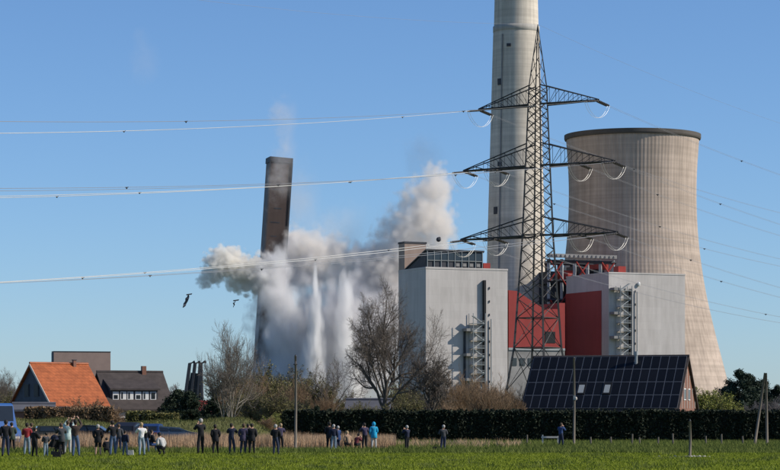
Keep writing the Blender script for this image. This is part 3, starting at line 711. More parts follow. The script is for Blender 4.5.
# ------------------------------------------------------------------ trees
def grow(levels, seed, up=.12, spread=(35, 60), twig_min=.012, wob=.12):
    """levels: list of (count, length_ratio, n_segments, sides).  Returns (trunk MB, crown MB) for a tree with trunk length 1 unit given by levels[0]."""
    rr = random.Random(seed); T, Cn = MB(), MB()
    def branch(p, d, L, rad, lv):
        cnt, ratio, ns, sides = levels[lv]
        pts = [p.copy()]; ds = [d.copy()]; q = p.copy(); dd = d.copy()
        for i in range(ns):
            dd = (dd + Vector((rr.gauss(0, wob), rr.gauss(0, wob), rr.gauss(0, wob) + up * (1 if lv else 0)))).normalized()
            q = q + dd * (L / ns); pts.append(q.copy()); ds.append(dd.copy())
        last = lv == len(levels) - 1
        rads = [max(twig_min * (.7 if last else 1), rad * (1 - (.55 if not last else .5) * i / ns)) for i in range(ns + 1)]
        (T if lv <= 1 else Cn).poly(pts, rads, sides, cap=False)
        if last: return
        nxt = levels[lv + 1]
        for k in range(nxt[0]):
            f = (levels[lv][1] + (1 - levels[lv][1]) * (k + rr.random()) / nxt[0]); f = min(.999, f)
            i = min(ns - 1, int(f * ns)); g = f * ns - i
            o = pts[i].lerp(pts[i + 1], g); bd = ds[i + 1]
            a = rr.uniform(*spread) if f < .93 else rr.uniform(8, 30)
            ax = bd.orthogonal().normalized(); ax.rotate(Quaternion(bd, rr.uniform(0, 2 * math.pi)))
            nd = bd.copy(); nd.rotate(Quaternion(ax, R(a)))
            rl = rads[i] * rr.uniform(.42, .68)
            branch(o, nd, L * LR[lv] * rr.uniform(.7, 1.15) * (1.1 - .35 * f), rl, lv + 1)
    LR = [x[4] if len(x) > 4 else .6 for x in []] or [.9, .62, .6, .58, .6]
    grow.LR = LR
    return T, Cn, branch
def bare_tree(seed, H, r0, counts=(9, 8, 7, 6, 3), first=.35, spread=(30, 62), up=.12, twig=.012, wob=.13, stems=1, LR=None, trunk=.5):
    lv = [(1, first, 6, 8)] + [(counts[0], .25, 6, 6), (counts[1], .2, 5, 5), (counts[2], .2, 4, 3), (counts[3], .15, 3, 3)] + ([(counts[4], .1, 1, 3)] if counts[4] else [])
    T, Cn, br = grow(lv, seed, up, spread, twig, wob)
    if LR: grow.LR[:] = LR
    rr = random.Random(seed + 99)
    for s in range(stems):
        d = Vector((rr.gauss(0, .05 if stems == 1 else .16), rr.gauss(0, .05 if stems == 1 else .16), 1)).normalized()
        br(Vector((rr.gauss(0, .25) * (stems > 1), rr.gauss(0, .25) * (stems > 1), 0)), d, H * trunk * (rr.uniform(.85, 1.1) if stems > 1 else 1), r0, 0)
    return T, Cn
def fit(meshes, H, Wd):
    co = []
    for me in meshes:
        a = np.empty(len(me.vertices) * 3, np.float32); me.vertices.foreach_get('co', a); co.append(a.reshape(-1, 3))
    al = np.concatenate(co); zmx = np.percentile(al[:, 2], 99.8); xs = np.percentile(al[:, 0], [1, 99]); ys = np.percentile(al[:, 1], [1, 99])
    hi = al[al[:, 2] > zmx * .45]; ox, oy = np.median(hi[:, 0]) / (zmx * .75), np.median(hi[:, 1]) / (zmx * .75)
    for c in co: c[:, 0] -= ox * c[:, 2]; c[:, 1] -= oy * c[:, 2]
    al = np.concatenate(co); xs = np.percentile(al[:, 0], [1, 99]); ys = np.percentile(al[:, 1], [1, 99])
    wx = max(xs[1] - xs[0], ys[1] - ys[0])
    S = np.array([Wd / wx, Wd / wx, H / zmx], np.float32)
    for me, c in zip(meshes, co):
        c = c * S; me.vertices.foreach_set('co', c.astype(np.float32).ravel()); me.update()
PROTO = {}
def tree_mesh(key, seed, H, Wd, r0, tm, cm, leaf=None, **kw):
    T, Cn = bare_tree(seed, H, r0, **kw)
    a = T.mesh('trunk', [tm], True); c = Cn.mesh('crown', [cm])
    fit([a, c], H, Wd)
    if leaf:          # young leaves / buds on the twigs
        n, size, lm = leaf
        co = np.empty(len(c.vertices) * 3, np.float32); c.vertices.foreach_get('co', co); co = co.reshape(-1, 3)
        pick = co[RNG.integers(0, len(co), n)] + RNG.normal(0, size * .8, (n, 3))
        V, Fc = leaf_quads(pick, size); lme = np_mesh('leaves', V, Fc, [lm])
    else: lme = None
    PROTO[key] = (a, c, lme)
def plant_tree(key, px, D, sc_, rz, lab, name='bare_tree', cat='tree', group='trees around the power station', sz=None):
    a, c, l = PROTO[key]
    r = thing(name, ((px - CX) * D / FPX, D, 0), rz, lab, cat, group); r.scale = (sc_, sc_, sz or sc_)
    link('trunk', a, r); cr = link('crown', c, r)
    if l: link('leaves', l, cr)['kind'] = 'stuff'
    return r
tree_mesh('big', 14, 15.4, 9.4, .40, M['bark'], M['twig'], counts=(9, 9, 7, 6, 4), first=.45, spread=(28, 62), up=.04, twig=.010, trunk=.30, LR=[1.45, .62, .6, .6, .75])
tree_mesh('vase', 23, 11.2, 6.4, .12, M['birchbark'], M['birchtwig'], counts=(7, 7, 6, 5, 0), first=.3, spread=(24, 55), up=.09, twig=.010, stems=5, trunk=.5, wob=.12)
tree_mesh('round', 31, 8.2, 6.0, .2, M['bark'], M['twig'], counts=(9, 7, 6, 5, 3), first=.25, spread=(30, 60), up=.1, twig=.012, trunk=.42)
tree_mesh('brush', 37, 6.6, 5.6, .07, M['bark'], M['willowtwig'], counts=(6, 5, 5, 4, 0), first=.12, spread=(18, 45), up=.16, twig=.011, stems=9, trunk=.6)
tree_mesh('bud', 41, 5.6, 5.2, .08, M['bark'], M['twig'], leaf=(16000, .06, M['leafol']), counts=(6, 5, 5, 4, 0), first=.12, spread=(22, 50), up=.14, twig=.010, stems=7, trunk=.6)
tree_mesh('green', 43, 5.0, 5.0, .10, M['bark'], M['twig'], leaf=(20000, .07, M['leafyg']), counts=(7, 6, 5, 4, 0), first=.15, spread=(25, 55), up=.12, twig=.010, stems=4, trunk=.55)
tree_mesh('rust', 47, 4.3, 4.8, .06, M['bark'], M['willowtwig'], leaf=(11000, .055, M['leafbr']), counts=(6, 5, 5, 3, 0), first=.1, spread=(22, 55), up=.1, twig=.010, stems=8, trunk=.6)
tree_mesh('thin', 21, 11, 8.6, .2, M['bark'], M['twig'], counts=(7, 7, 6, 5, 0), first=.5, spread=(28, 60), up=.05, twig=.010, trunk=.33, LR=[1.4, .62, .6, .58, .6])
tree_mesh('far', 53, 14, 11, .25, M['greybark'], M['greybark'], counts=(9, 8, 7, 6, 0), first=.25, spread=(28, 60), up=.12, twig=.022, trunk=.42)

def conifer(key, seed, H, Wd, n, m, kind='cone'):
    rr = np.random.default_rng(seed); t = MB(); t.poly([(0, 0, 0), (0, 0, H * .5), (0, 0, H * .96)], [.2, .13, .03], 7)
    tm = t.mesh('trunk', [M['bark']], True)
    nb = 70; C = []
    limb = MB()
    for i in range(nb):
        f = (i + rr.uniform()) / nb; z = H * (.12 + .86 * f)
        if kind == 'cone': L = Wd / 2 * (1 - f) ** .8 + .1
        else: L = Wd / 2 * math.sin(math.pi * min(1, .22 + .78 * f)) ** .7 * rr.uniform(.55, 1.1)
        a = rr.uniform(0, 6.28); e = np.array([math.cos(a) * L, math.sin(a) * L, L * rr.uniform(-.15, .35)])
        limb.poly([(0, 0, z), tuple(e * .9 + np.array([0, 0, z]))], [.035, .012], 4, False)
        k = n // nb; tt = rr.uniform(.25, 1, k)[:, None]
        C.append(e[None] * tt + np.array([0, 0, z]) + rr.normal(0, .10 * Wd / 4 + .06, (k, 3)))
    C = np.concatenate(C); C[:, 2] = np.maximum(C[:, 2], .05)
    V, Fc = leaf_quads(C, .11 * (Wd / 4) ** .4)
    PROTO[key] = (tm, limb.mesh('crown', [M['bark']]), np_mesh('leaves', V, Fc, [m]))
conifer('ever', 61, 5.5, 4.4, 11000, M['leafdk'], 'round')
conifer('pinet', 67, 10.5, 8.5, 26000, M['pine'], 'round')
conifer('thuja', 71, 4.4, 2.3, 8000, M['leafdk'], 'cone')

plant_tree('big', 383, 258, 1, .3, 'largest bare tree, with thick dark trunk, beside the shaded wall of the boiler house')
plant_tree('thin', 332, 300, .86, 3.6, 'bare spreading tree in front of the white water jet, beside the larger one')
plant_tree('vase', 229, 250, 1, .4, 'pale stemmed bare tree with upright branches at the foot of the smoke', 'birch_tree')
plant_tree('round', 434, 256, 1, 2.0, 'small bare round tree in front of the lit boiler house wall')
for px, D, s, rz, lab in ((462, 262, 1.0, .3, 'rust brown bare willow brush beside the small round tree'), (485, 250, .9, 2.2, 'rust brown willow brush below the stair tower of the boiler house'),
                          (508, 268, .8, 4.0, 'thin brown brush at the foot of the pylon'), (448, 245, .62, 5.0, 'low brown brush under the small round tree')):
    plant_tree('brush', px, D, s, rz, lab, 'willow_shrub', 'shrub', 'brown brush before the power station')
for px, D, s, rz, lab in ((256, 262, .95, 0, 'olive budding shrub behind the pale stemmed tree'), (281, 255, .85, 1.4, 'olive budding shrub at the end of the dark hedge'), (305, 262, .72, 2.5, 'olive budding shrub just behind the taller wooden pole'),
                          (410, 250, .80, 3.1, 'olive budding shrub beside the big trunk'), (361, 275, .7, 4.4, 'olive budding shrub behind the grey roofed cottage'), (500, 246, .5, 1.2, 'low olive shrub near the pylon foot'), (243, 270, .9, 4.9, 'olive shrub between the pale stems and the smoke')):
    plant_tree('bud', px, D, s, rz, lab, 'budding_shrub', 'shrub', 'olive shrubs behind the hedge')
for px, D, s, rz, lab in ((273, 246, .5, 0, 'small yellow green shrub at the hedge end'), (713, 340, 1.22, 2.0, 'yellow green tree at the foot of the cooling tower'), (726, 360, 1.0, 3.0, 'smaller yellow green tree beside the dark pines'), (521, 330, .75, 1, 'yellow green shrub against the solar house eave'), (424, 246, .42, 2, 'low yellow green shrub by the small round tree'), (328, 250, .35, 1, 'low green shrub below the pale jet')):
    plant_tree('green', px, D, s, rz, lab, 'leafing_tree', 'tree', 'yellow green trees in young leaf')
for px, D, s, rz, lab in ((92, 262, .95, 0, 'rust coloured shrub in front of the orange roof'), (112, 258, .7, 2, 'rust coloured shrub between the orange house and the dark roofed one'), (66, 255, .55, 3, 'low rust shrub beside the white garage door'), (133, 255, .5, 4, 'low rust shrub below the dormer windows'), (30, 250, .5, 1, 'low rust shrub near the grey shed'), (266, 240, .5, 2, 'low rust shrub before the olive shrubs'), (290, 248, .5, 5, 'low rust shrub behind the hedge end')):
    plant_tree('rust', px, D, s, rz, lab, 'rust_shrub', 'shrub', 'rust coloured garden shrubs')
for px, D, s, rz, lab in ((178, 290, .95, 0, 'dark evergreen beside the dark roofed house'), (190, 280, .9, 2, 'dark evergreen around the red shed'), (212, 265, .72, 3, 'dark evergreen in front of the pale stems'), (168, 300, .75, 1, 'dark evergreen touching the dormer house roof'), (222, 258, .5, 4, 'small dark evergreen at the base of the pale stems')):
    plant_tree('ever', px, D, s, rz, lab, 'evergreen_shrub', 'shrub', 'dark evergreens behind the pasture')
for px, D, s, rz, lab in ((232, 300, 1.4, .7, 'olive shrub filling the gap behind the pale stemmed tree'), (263, 300, 1.5, 2.1, 'tall olive shrub against the lower smoke'), (288, 310, 1.45, 3.3, 'tall olive shrub behind the hedge end and pole'), (312, 305, 1.35, 4.2, 'tall olive shrub beside the white jet'),
                          (398, 300, 1.2, 5.2, 'tall olive shrub under the shaded boiler house wall'), (418, 305, 1.0, .9, 'tall olive shrub at the corner of the boiler house'), (349, 320, .95, 1.9, 'olive shrub behind the cottage roof'), (352, 252, .62, 2.9, 'olive shrub in front of the grey cottage roof'), (370, 254, .5, 4.9, 'small olive shrub between the cottage and the big trunk')):
    plant_tree('bud', px, D, s, rz, lab, 'budding_shrub', 'shrub', 'olive shrubs behind the hedge')
for px, D, s, rz, lab in ((251, 290, 1.15, .5, 'brown brush rising beside the pale stemmed tree'), (298, 285, 1.05, 1.5, 'brown brush behind the wooden pole'), (452, 290, 1.1, 2.5, 'tall brown brush before the lit boiler house wall'), (474, 300, 1.2, 3.5, 'tallest brown brush, below the stair tower'), (497, 295, 1.05, 4.5, 'brown brush between the stair tower and the pylon'), (518, 300, .9, 5.5, 'brown brush behind the pylon leg'), (325, 290, .8, 0.2, 'brown brush below the thin bare tree')):
    plant_tree('brush', px, D, s, rz, lab, 'willow_shrub', 'shrub', 'brown brush before the power station')
plant_tree('green', 704, 380, 1.25, 4.0, 'tall yellow green tree against the cooling tower foot', 'leafing_tree', 'tree', 'yellow green trees in young leaf')
plant_tree('thuja', 317, 252, .72, 0, 'small dark conifer left of the grey cottage', 'conifer', 'tree', 'dark conifers')['label'] = 'small dark conifer beside the grey roofed cottage'
plant_tree('thuja', 396, 248, .4, 1, 'low dark conifer at the foot of the big tree', 'conifer', 'tree', 'dark conifers')
for px, D, s, lab in ((740, 440, .98, 'tallest dark pine behind the hedge'), (730, 450, .78, 'dark pine next to the yellow green tree'), (752, 450, .90, 'dark pine in the middle of the pine clump'), (763, 460, .86, 'dark pine close to the leaning pole pair'), (777, 450, .75, 'dark pine at the picture edge')):
    plant_tree('pinet', px, D, s, px * .37, lab, 'pine_tree', 'tree', 'dark pines beyond the hedge')
for px, D, s, lab in ((4, 420, .66, 'brown bare tree at the picture edge behind the blue van'), (20, 460, .6, 'brown bare tree behind the slate gable'), (-12, 380, .62, 'brown bare tree cut off by the picture edge')):
    plant_tree('big', px, D, s, px * .3, lab)
for px, D, s, lab in ((118, 640, .92, 'far grey bare tree above the dark roof beside the brown block'), (135, 690, .95, 'far grey bare tree above the middle of the dark roof'), (152, 660, .86, 'far grey bare tree above the end of the dark roof'), (166, 700, .95, 'far grey bare tree beside the wrecked frame'), (757, 400, .36, 'brown bare tree in front of the pines'), (774, 400, .40, 'brown bare tree behind the leaning pole pair'), (787, 430, .45, 'brown bare tree cut by the picture edge beyond the poles')):
    plant_tree('far', px, D, s, px * .7, lab)
for px, D, s, lab in ((8, 330, 1.0, 'olive shrub behind the blue van'), (24, 345, .8, 'olive shrub behind the grey shed'), (-6, 300, .8, 'olive shrub at the picture edge above the van')):
    plant_tree('bud', px, D, s, px, lab, 'budding_shrub', 'shrub', 'olive shrubs behind the hedge')
# far wood on the horizon
n = 26000; D_ = RNG.uniform(1300, 1700, n); X_ = RNG.uniform(-330, 330, n)
C = np.stack([X_, D_, RNG.uniform(0, 1, n) ** .8 * (8 + 3 * np.sin(X_ * .05) + 2 * np.sin(X_ * .21))], 1)
V, Fc = leaf_quads(C, .9); tag(link('far_woods', np_mesh('far_woods', V, Fc, [mat('far_wood', (.07, .068, .05), .9, .3, .05)])), 'low line of far woods on the horizon', 'woods', kind='stuff')

# garden hedges and fence before the houses
hedge(24, 112, 246, 2.9, 'garden_hedge', 'brown winter hedge in front of the orange house', M['leafbr'], 9000, depth=1.2, wave=.15)
hedge(126, 178, 247, 2.5, 'garden_hedge', 'olive hedge in front of the dark roofed house', M['leafol'], 5000, depth=1.2, wave=.15)

# ------------------------------------------------------------------ poles and posts
def pole(px, feet, top, rad, name, lab, cat, group=None, lean=0.0):
    D = gd(feet); s = FPX / D; H = CH + (HY - top) / s
    r = thing(name, ((px - CX) / s, D, 0), 0, lab, cat, group)
    t = MB(); t.poly([(0, 0, 0), (lean * .5 + .02, 0, H * .5), (lean, 0, H)], [rad, rad * .9, rad * .75], 9); t.build('shaft', M['wood'], r, smooth=True)
    t = MB(); t.lathe([(rad * .8, H), (rad * .5, H + .06), (.01, H + .09)], 9, cx=lean); t.build('cap', M['dgrey'], r)
    return r, D, s, H
r, D, s, H = pole(295.5, 450, 356, .085, 'utility_pole', 'thin wooden pole standing before the smoke at the hedge end', 'pole', 'wooden utility poles')
t = MB(); t.tube((-.12, -.1, H - .5), (.12, -.1, H - .5), .04); t.tube((0, -.1, H - .5), (0, -.1, H - .3), .05); t.build('insulator', M['insul'], r)
r, D, s, H = pole(574, 446, 358, .09, 'utility_pole', 'thin wooden pole in front of the solar panel roof', 'pole', 'wooden utility poles')
t = MB(); t.ell((.12, -.12, 3.3), (.10, .08, .13)); t.build('lamp_head', M['render'], r)
t = MB(); t.box(-.05, .1, -.16, -.08, 3.2, 3.5); t.build('bracket', M['lsteel'], r)
D = gd(446); s = FPX / D
r = thing('pole_pair', ((766 - CX) / s, D, 0), 0, 'pair of wooden poles leaning together like an A beside the hedge', 'pole')
zt_ = CH + (HY - 373) / s
for dx0, dx1 in ((-12, -1), (1.2, 0)):
    t = MB(); t.poly([(dx0 / s, 0 if dx0 > 0 else -.3, 0), (dx1 / s, 0, zt_)], [.10, .08], 9); t.build('leg', M['wood'], r, smooth=True)
t = MB(); t.tube((-.12, 0, zt_ - .25), (.08, 0, zt_ - .25), .05); t.build('bolt', M['dgrey'], r)
r, D, s, H = pole(690, 457, 421, .065, 'field_post', 'single wooden post on a patch of pale rubble in the field', 'post')
for i in range(60):
    a = random.uniform(0, 6.28); d = abs(random.gauss(0, .45)); t = MB(); q = random.uniform(.02, .075)
    x, y = d * math.cos(a) * 1.3, d * math.sin(a) * .8
    t.ell((x, y, q * .4), (q * random.uniform(.8, 1.8), q, q * random.uniform(.5, .9)), 5, 3)
    o = t.build('stone', M['mgrey'] if i % 3 else M['render'], loc=((690 - CX) / s + 0, D - .25, 0)); o.parent = r; o.location = (0, -.25, 0)
fp = [(591, 6.0), (611, 5.6), (632, 8.5), (658, 6), (673, 9), (706, 6.5), (721.6, 8.6), (743, 6.4), (527, 7.5), (640, 5)]
for i, (px, hpx) in enumerate(fp):
    D = gd(446.5) + random.uniform(-2, 6); s = FPX / D
    t = MB(); h = hpx / s + .25; l = random.uniform(-.06, .06)
    t.poly([(0, 0, 0), (l * .6, 0, h * .6), (l, 0, h)], [.065, .06, .055], 7)
    o = t.build('fence_post', M['wood'], loc=((px - CX) / s, D, 0)); o.rotation_euler = (0, 0, i)
    od = ['first', 'second', 'third', 'fourth', 'fifth', 'sixth', 'seventh', 'eighth', 'ninth', 'tenth'][sorted([-q[0] for q in fp]).index(-px)]
    tag(o, f'short fence post at the hedge foot, {od} one counting from the leaning pole pair', 'post', 'fence posts along the hedge')
D = gd(446); s = FPX / D
r = thing('field_barrier', ((543 - CX) / s, D + .4, 0), 0, 'pale wooden rail on posts beside the person in dark blue', 'barrier')
t = MB(); t.box(-.05, .05, -.05, .05, 0, .78); t.build('post', M['render'], r)
t = MB(); t.box(1.02, 1.12, -.05, .05, 0, .7); t.build('post', M['render'], r)
t = MB(); t.box(-.1, 1.2, -.08, -.052, .55, .68); t.build('rail', M['render'], r)

# ------------------------------------------------------------------ vehicles
def car(px, D, rz, col, lab, L=4.2, Wd=1.75, Hh=1.5, name='parked_car', cat='car', group='vehicles parked behind the reeds', van=False):
    r = thing(name, ((px - CX) * D / FPX, D, 0), rz, lab, cat, group)
    paint = mat('paint_%d' % int(px + 50), col, .5, .1, 1, spec=.25)
    if not van:
        prof = [(-L / 2, .35), (-L / 2, .8), (-L / 2 + .15, .95), (-L / 2 + .5, 1.0), (-L / 2 + .75, 1.38), (-.35, Hh), (.55, Hh - .05), (1.15, 1.0), (L / 2 - .2, .85), (L / 2, .65), (L / 2, .35)]
    else:
        prof = [(-L / 2, .4), (-L / 2, Hh - .12), (-L / 2 + .15, Hh), (L / 2 - 1.5, Hh), (L / 2 - 1.2, Hh - .1), (L / 2 - .75, 1.35), (L / 2 - .1, 1.12), (L / 2, .8), (L / 2, .4)]
    t = MB(); n = len(prof)
    def wv(z): return Wd / 2 * (1 - (.12 if not van else .05) * max(0, (z - .9)) / .6)
    for sy in (-1, 1):
        f = [(x, sy * wv(z), z) for x, z in prof]; t.face(f if sy < 0 else list(reversed(f)))
    for a, c in zip(prof, prof[1:] + prof[:1]):
        t.face([(a[0], -wv(a[1]), a[1]), (a[0], wv(a[1]), a[1]), (c[0], wv(c[1]), c[1]), (c[0], -wv(c[1]), c[1])])
    body = t.build('body', paint, r)
    e = .012
    if not van: wins = [[(-L / 2 + .85, 1.02), (-L / 2 + .95, 1.33), (-.32, Hh - .1), (-.15, 1.02)], [(-.05, 1.02), (-.2, Hh - .1), (.5, Hh - .14), (1.0, 1.02)]]
    else: wins = [[(L / 2 - 2.3, 1.4), (L / 2 - 2.3, Hh - .35), (L / 2 - 1.45, Hh - .35), (L / 2 - .95, 1.4)]]
    for wq in wins:
        for sy in (-1, 1):
            t = MB(); f = [(x, sy * (wv(z) + e), z) for x, z in wq]; t.face(f if sy > 0 else list(reversed(f))); t.build('side_window', M['glass'], body)
    ends = (((-L / 2 + .53, 1.03), (-L / 2 + .73, 1.35)), ((.62, Hh - .1), (1.1, 1.03))) if not van else (((-L / 2, 1.4), (-L / 2, Hh - .4)), ((L / 2 - 1.15, Hh - .18), (L / 2 - .8, 1.42)))
    for (p, q) in ends:
        t = MB(); d = Vector((q[1] - p[1], 0, p[0] - q[0])).normalized() * -.015
        if d.z < 0: d = -d
        if van and p[0] < 0: d = Vector((-.015, 0, 0))
        t.face([Vector((p[0], -Wd * .4, p[1])) + d, Vector((p[0], Wd * .4, p[1])) + d, Vector((q[0], Wd * .38, q[1])) + d, Vector((q[0], -Wd * .38, q[1])) + d]); t.build('windscreen', M['glass'], body)
    for x in (-L / 2 + .8, L / 2 - .85):
        for sy in (-1, 1):
            t = MB(); t.tube((x, sy * (Wd / 2 - .2), .32), (x, sy * (Wd / 2 + .02), .32), .32, n=16); wh = t.build('wheel', M['black'], r)
            t = MB(); t.tube((x, sy * (Wd / 2 + .021), .32), (x, sy * (Wd / 2 + .03), .32), .19, n=12); t.build('rim', M['lsteel'], wh)
    for sy in (-1, 1):
        t = MB(); t.box(L / 2 - .08, L / 2 + .015, sy * Wd * .36 - .16, sy * Wd * .36 + .16, .62, .76); t.build('headlight', M['white'], body)
        t = MB(); t.box(-L / 2 - .015, -L / 2 + .08, sy * Wd * .4 - .1, sy * Wd * .4 + .1, .7, .9); t.build('tail_light', mat('tail_red', (.3, .02, .02), .3, .1, 1), body)
    return r
car(129, 194, R(78), (.012, .013, .02), 'dark car behind the person in the white shirt', Hh=1.66)
car(151, 195, R(84), (.012, .035, .12), 'blue car next to the dark one behind the reeds', Hh=1.55, L=3.8)
car(56, 190, R(12), (.02, .025, .025), 'low dark car behind the reeds between the photographers', Hh=1.4)
car(92, 192, R(-6), (.015, .016, .018), 'dark car behind the grey haired person in shorts', Hh=1.45)
car(172, 195, R(4), (.05, .08, .13), 'low blue grey car behind the seated spectators', Hh=1.32)
car(-7, 165, R(-62), (.03, .11, .32), 'large bright blue van at the picture edge', L=5.2, Wd=1.95, Hh=2.85, name='delivery_van', cat='van', van=True)

# ------------------------------------------------------------------ people
SKIN = mat('skin', (.45, .27, .19), .6, .1, 6); SHOE = mat('shoes', (.02, .018, .017), .7, .2, 5)
def cloth(nm, c): return mat('cloth_' + nm, c, .9, .25, 5, bump=.3, bscale=25)
CL = dict(black=cloth('black', (.014, .014, .017)), navy=cloth('navy', (.018, .022, .045)), grey=cloth('grey', (.055, .057, .063)), jeans=cloth('jeans', (.075, .115, .20)), ljeans=cloth('light_jeans', (.22, .28, .34)),
          djeans=cloth('dark_jeans', (.028, .036, .07)), red=cloth('red', (.28, .03, .035)), teal=cloth('pale_teal', (.42, .52, .50)), white=cloth('white', (.72, .70, .68)), brown=cloth('brown', (.055, .037, .030)), tan=cloth('tan', (.33, .22, .14)),
          cyan=cloth('cyan', (.02, .33, .55)), purple=cloth('dark_purple', (.055, .045, .085)), hivis=cloth('yellow', (.55, .62, .10)), pale=cloth('pale_grey', (.45, .44, .42)), maroon=cloth('maroon', (.13, .03, .035)), green=cloth('green', (.05, .065, .05)), blue=cloth('blue', (.03, .06, .16)))
HAIR = dict(dark=mat('hair_dark', (.02, .015, .012), .7, .3, 9), grey=mat('hair_grey', (.36, .34, .32), .7, .2, 9), brown=mat('hair_brown', (.08, .05, .03), .7, .3, 9), blond=mat('hair_blond', (.34, .24, .13), .7, .2, 9))
ARMSP = {'down': ((.238, -.03, 1.14), (.235, .07, .90)), 'pocket': ((.248, -.06, 1.15), (.20, .10, .98)), 'photo': ((.27, .16, 1.22), (.07, .27, 1.50)), 'up': ((.27, .14, 1.52), (.12, .24, 1.80)),
         'cross': ((.27, .03, 1.16), (.05, .22, 1.16)), 'hold': ((.25, .04, 1.14), (.12, .30, 1.12)), 'one': ((.27, .14, 1.50), (.14, .22, 1.82))}
PEND = []
def skeleton(pose, arms, stance):
    J = {}; c = pose == 'crouch'; st = pose == 'sit'
    if c: pz, lean = .36, .28
    elif st: pz, lean = .46, .02
    else: pz, lean = .95, 0.0
    up = lambda z: (lean * (z - .95) / .6, pz + (z - .95))
    for nme, z, rad in (('pelvis', .95, .155), ('waist', 1.10, .145), ('chest', 1.28, .165), ('upper', 1.42, .125), ('neck', 1.51, .058), ('head1', 1.575, .075), ('head2', 1.655, .098), ('head3', 1.725, .07)):
        y, zz_ = up(z); J[nme] = (Vector((0, y + (.02 if nme.startswith('head') else 0), zz_)), rad)
    E, W_ = ARMSP[arms]
    for s_, sn in ((-1, 'L'), (1, 'R')):
        e, w_ = (E, W_)
        if arms == 'one' and s_ < 0: e, w_ = ARMSP['down']
        for nme, p, rad in (('sho', (.185, 0, 1.415), .078), ('elb', e, .066), ('wri', w_, .040)):
            y, zz_ = up(p[2]); J[nme + sn] = (Vector((s_ * p[0], p[1] + y, zz_)), rad)
        if c: L = (('hip', (.09, -.02, .34), .10), ('kne', (.17, .33, .46), .072), ('ank', (.13, .05, .085), .048), ('toe', (.15, .21, .04), .042))
        elif st: L = (('hip', (.09, 0, .44), .10), ('kne', (.13, .42, .46), .072), ('ank', (.13, .40, .085), .048), ('toe', (.14, .56, .04), .042))
        else:
            g = stance * (1 if s_ > 0 else -1)
            L = (('hip', (.085, 0, .90), .105), ('kne', (.10 + abs(stance) * .03, .03 + g * .08, .50), .082), ('ank', (.12 + abs(stance) * .05, g * .16, .085), .048), ('toe', (.14 + abs(stance) * .06, g * .16 + .16, .04), .042))
        for nme, p, rad in L: J[nme + sn] = (Vector((s_ * p[0], p[1], p[2])), rad)
    return J
BONES = [('pelvis', 'waist', 't'), ('waist', 'chest', 't'), ('chest', 'upper', 't'), ('upper', 'neck', 'n'), ('neck', 'head1', 'h'), ('head1', 'head2', 'h'), ('head2', 'head3', 'h')]
for sn in 'LR': BONES += [('upper', 'sho' + sn, 't'), ('sho' + sn, 'elb' + sn, 't'), ('elb' + sn, 'wri' + sn, 'f'), ('pelvis', 'hip' + sn, 'l'), ('hip' + sn, 'kne' + sn, 'l'), ('kne' + sn, 'ank' + sn, 'c'), ('ank' + sn, 'toe' + sn, 's')]
PR = random.Random(5)
def person(px, feet, hpx, lab, top='black', legs='djeans', hair='dark', pose='stand', arms='down', yaw=0, stance=.3, shorts=False, tee=False, coat=False, hood=None, bulk=1.25, H=None):
    D = gd(feet); s = FPX / D
    Hm = H or (hpx / s if pose == 'stand' else 1.72); k = Hm / 1.79
    J = skeleton(pose, arms, stance); names = list(J)
    if pose == 'stand':      # weight on one leg, head turned, shoulders uneven
        sh, tl, hd = PR.uniform(-.05, .05), PR.uniform(-.03, .05), PR.uniform(-.03, .03)
        for n in names:
            p = J[n][0]
            if n in ('pelvis', 'waist') or n[:3] == 'hip': p.x += sh
            elif n in ('chest', 'upper', 'neck') or n[:3] in ('sho', 'elb', 'wri') or n.startswith('head'): p.x += sh * .4; p.y += tl * (p.z - .9)
            if n.startswith('head'): p.x += hd; p.y += .01
        if arms in ('down', 'pocket', 'hold') and PR.random() < .6:
            q = PR.choice('LR'); J['elb' + q][0].y += .07; J['wri' + q][0].y += .12; J['wri' + q][0].z += PR.uniform(.05, .22); J['wri' + q][0].x *= .7
        yaw += PR.uniform(-.35, .35); bulk *= PR.uniform(.94, 1.12)
    me = bpy.data.meshes.new('tmp'); me.from_pydata([J[n][0] for n in names], [(names.index(a), names.index(c)) for a, c, _ in BONES], [])
    o = bpy.data.objects.new('tmp', me); COL.objects.link(o)
    md = o.modifiers.new('s', 'SKIN'); md.use_smooth_shade = True; md.branch_smoothing = .6
    for i, n in enumerate(names):
        rad = J[n][1]
        if n in ('pelvis', 'waist', 'chest', 'upper') or n[:3] in ('sho', 'elb'): rad *= bulk
        me.skin_vertices[0].data[i].radius = (rad, rad); me.skin_vertices[0].data[i].use_root = n == 'pelvis'
    sb = o.modifiers.new('u', 'SUBSURF'); sb.levels = 2; sb.render_levels = 2
    PEND.append((o, J, dict(px=px, D=D, s=s, k=k, lab=lab, top=top, legs=legs, hair=hair, yaw=yaw, shorts=shorts, tee=tee, coat=coat, hood=hood, pose=pose, arms=arms)))
def hand_geo(b, wr, el, m):
    """palm, four unequal bent fingers and a thumb"""
    d = (wr - el).normalized(); a = d.orthogonal().normalized(); c = d.cross(a)
    b.k = m; q = wr + d * .02
    b.poly([q - d * .03, q + d * .03, q + d * .085], [.026, .038, .034], 6)
    for i, L in enumerate((.062, .075, .070, .052)):
        o = q + d * .08 + a * (.026 - .0175 * i); b.poly([o, o + d * L * .55 + c * .004, o + d * L * .9 + c * .025], [.0095, .009, .007], 5)
    o = q + d * .03 + a * .032; b.poly([o, o + d * .03 + a * .026, o + d * .058 + a * .030 + c * .012], [.011, .010, .008], 5)
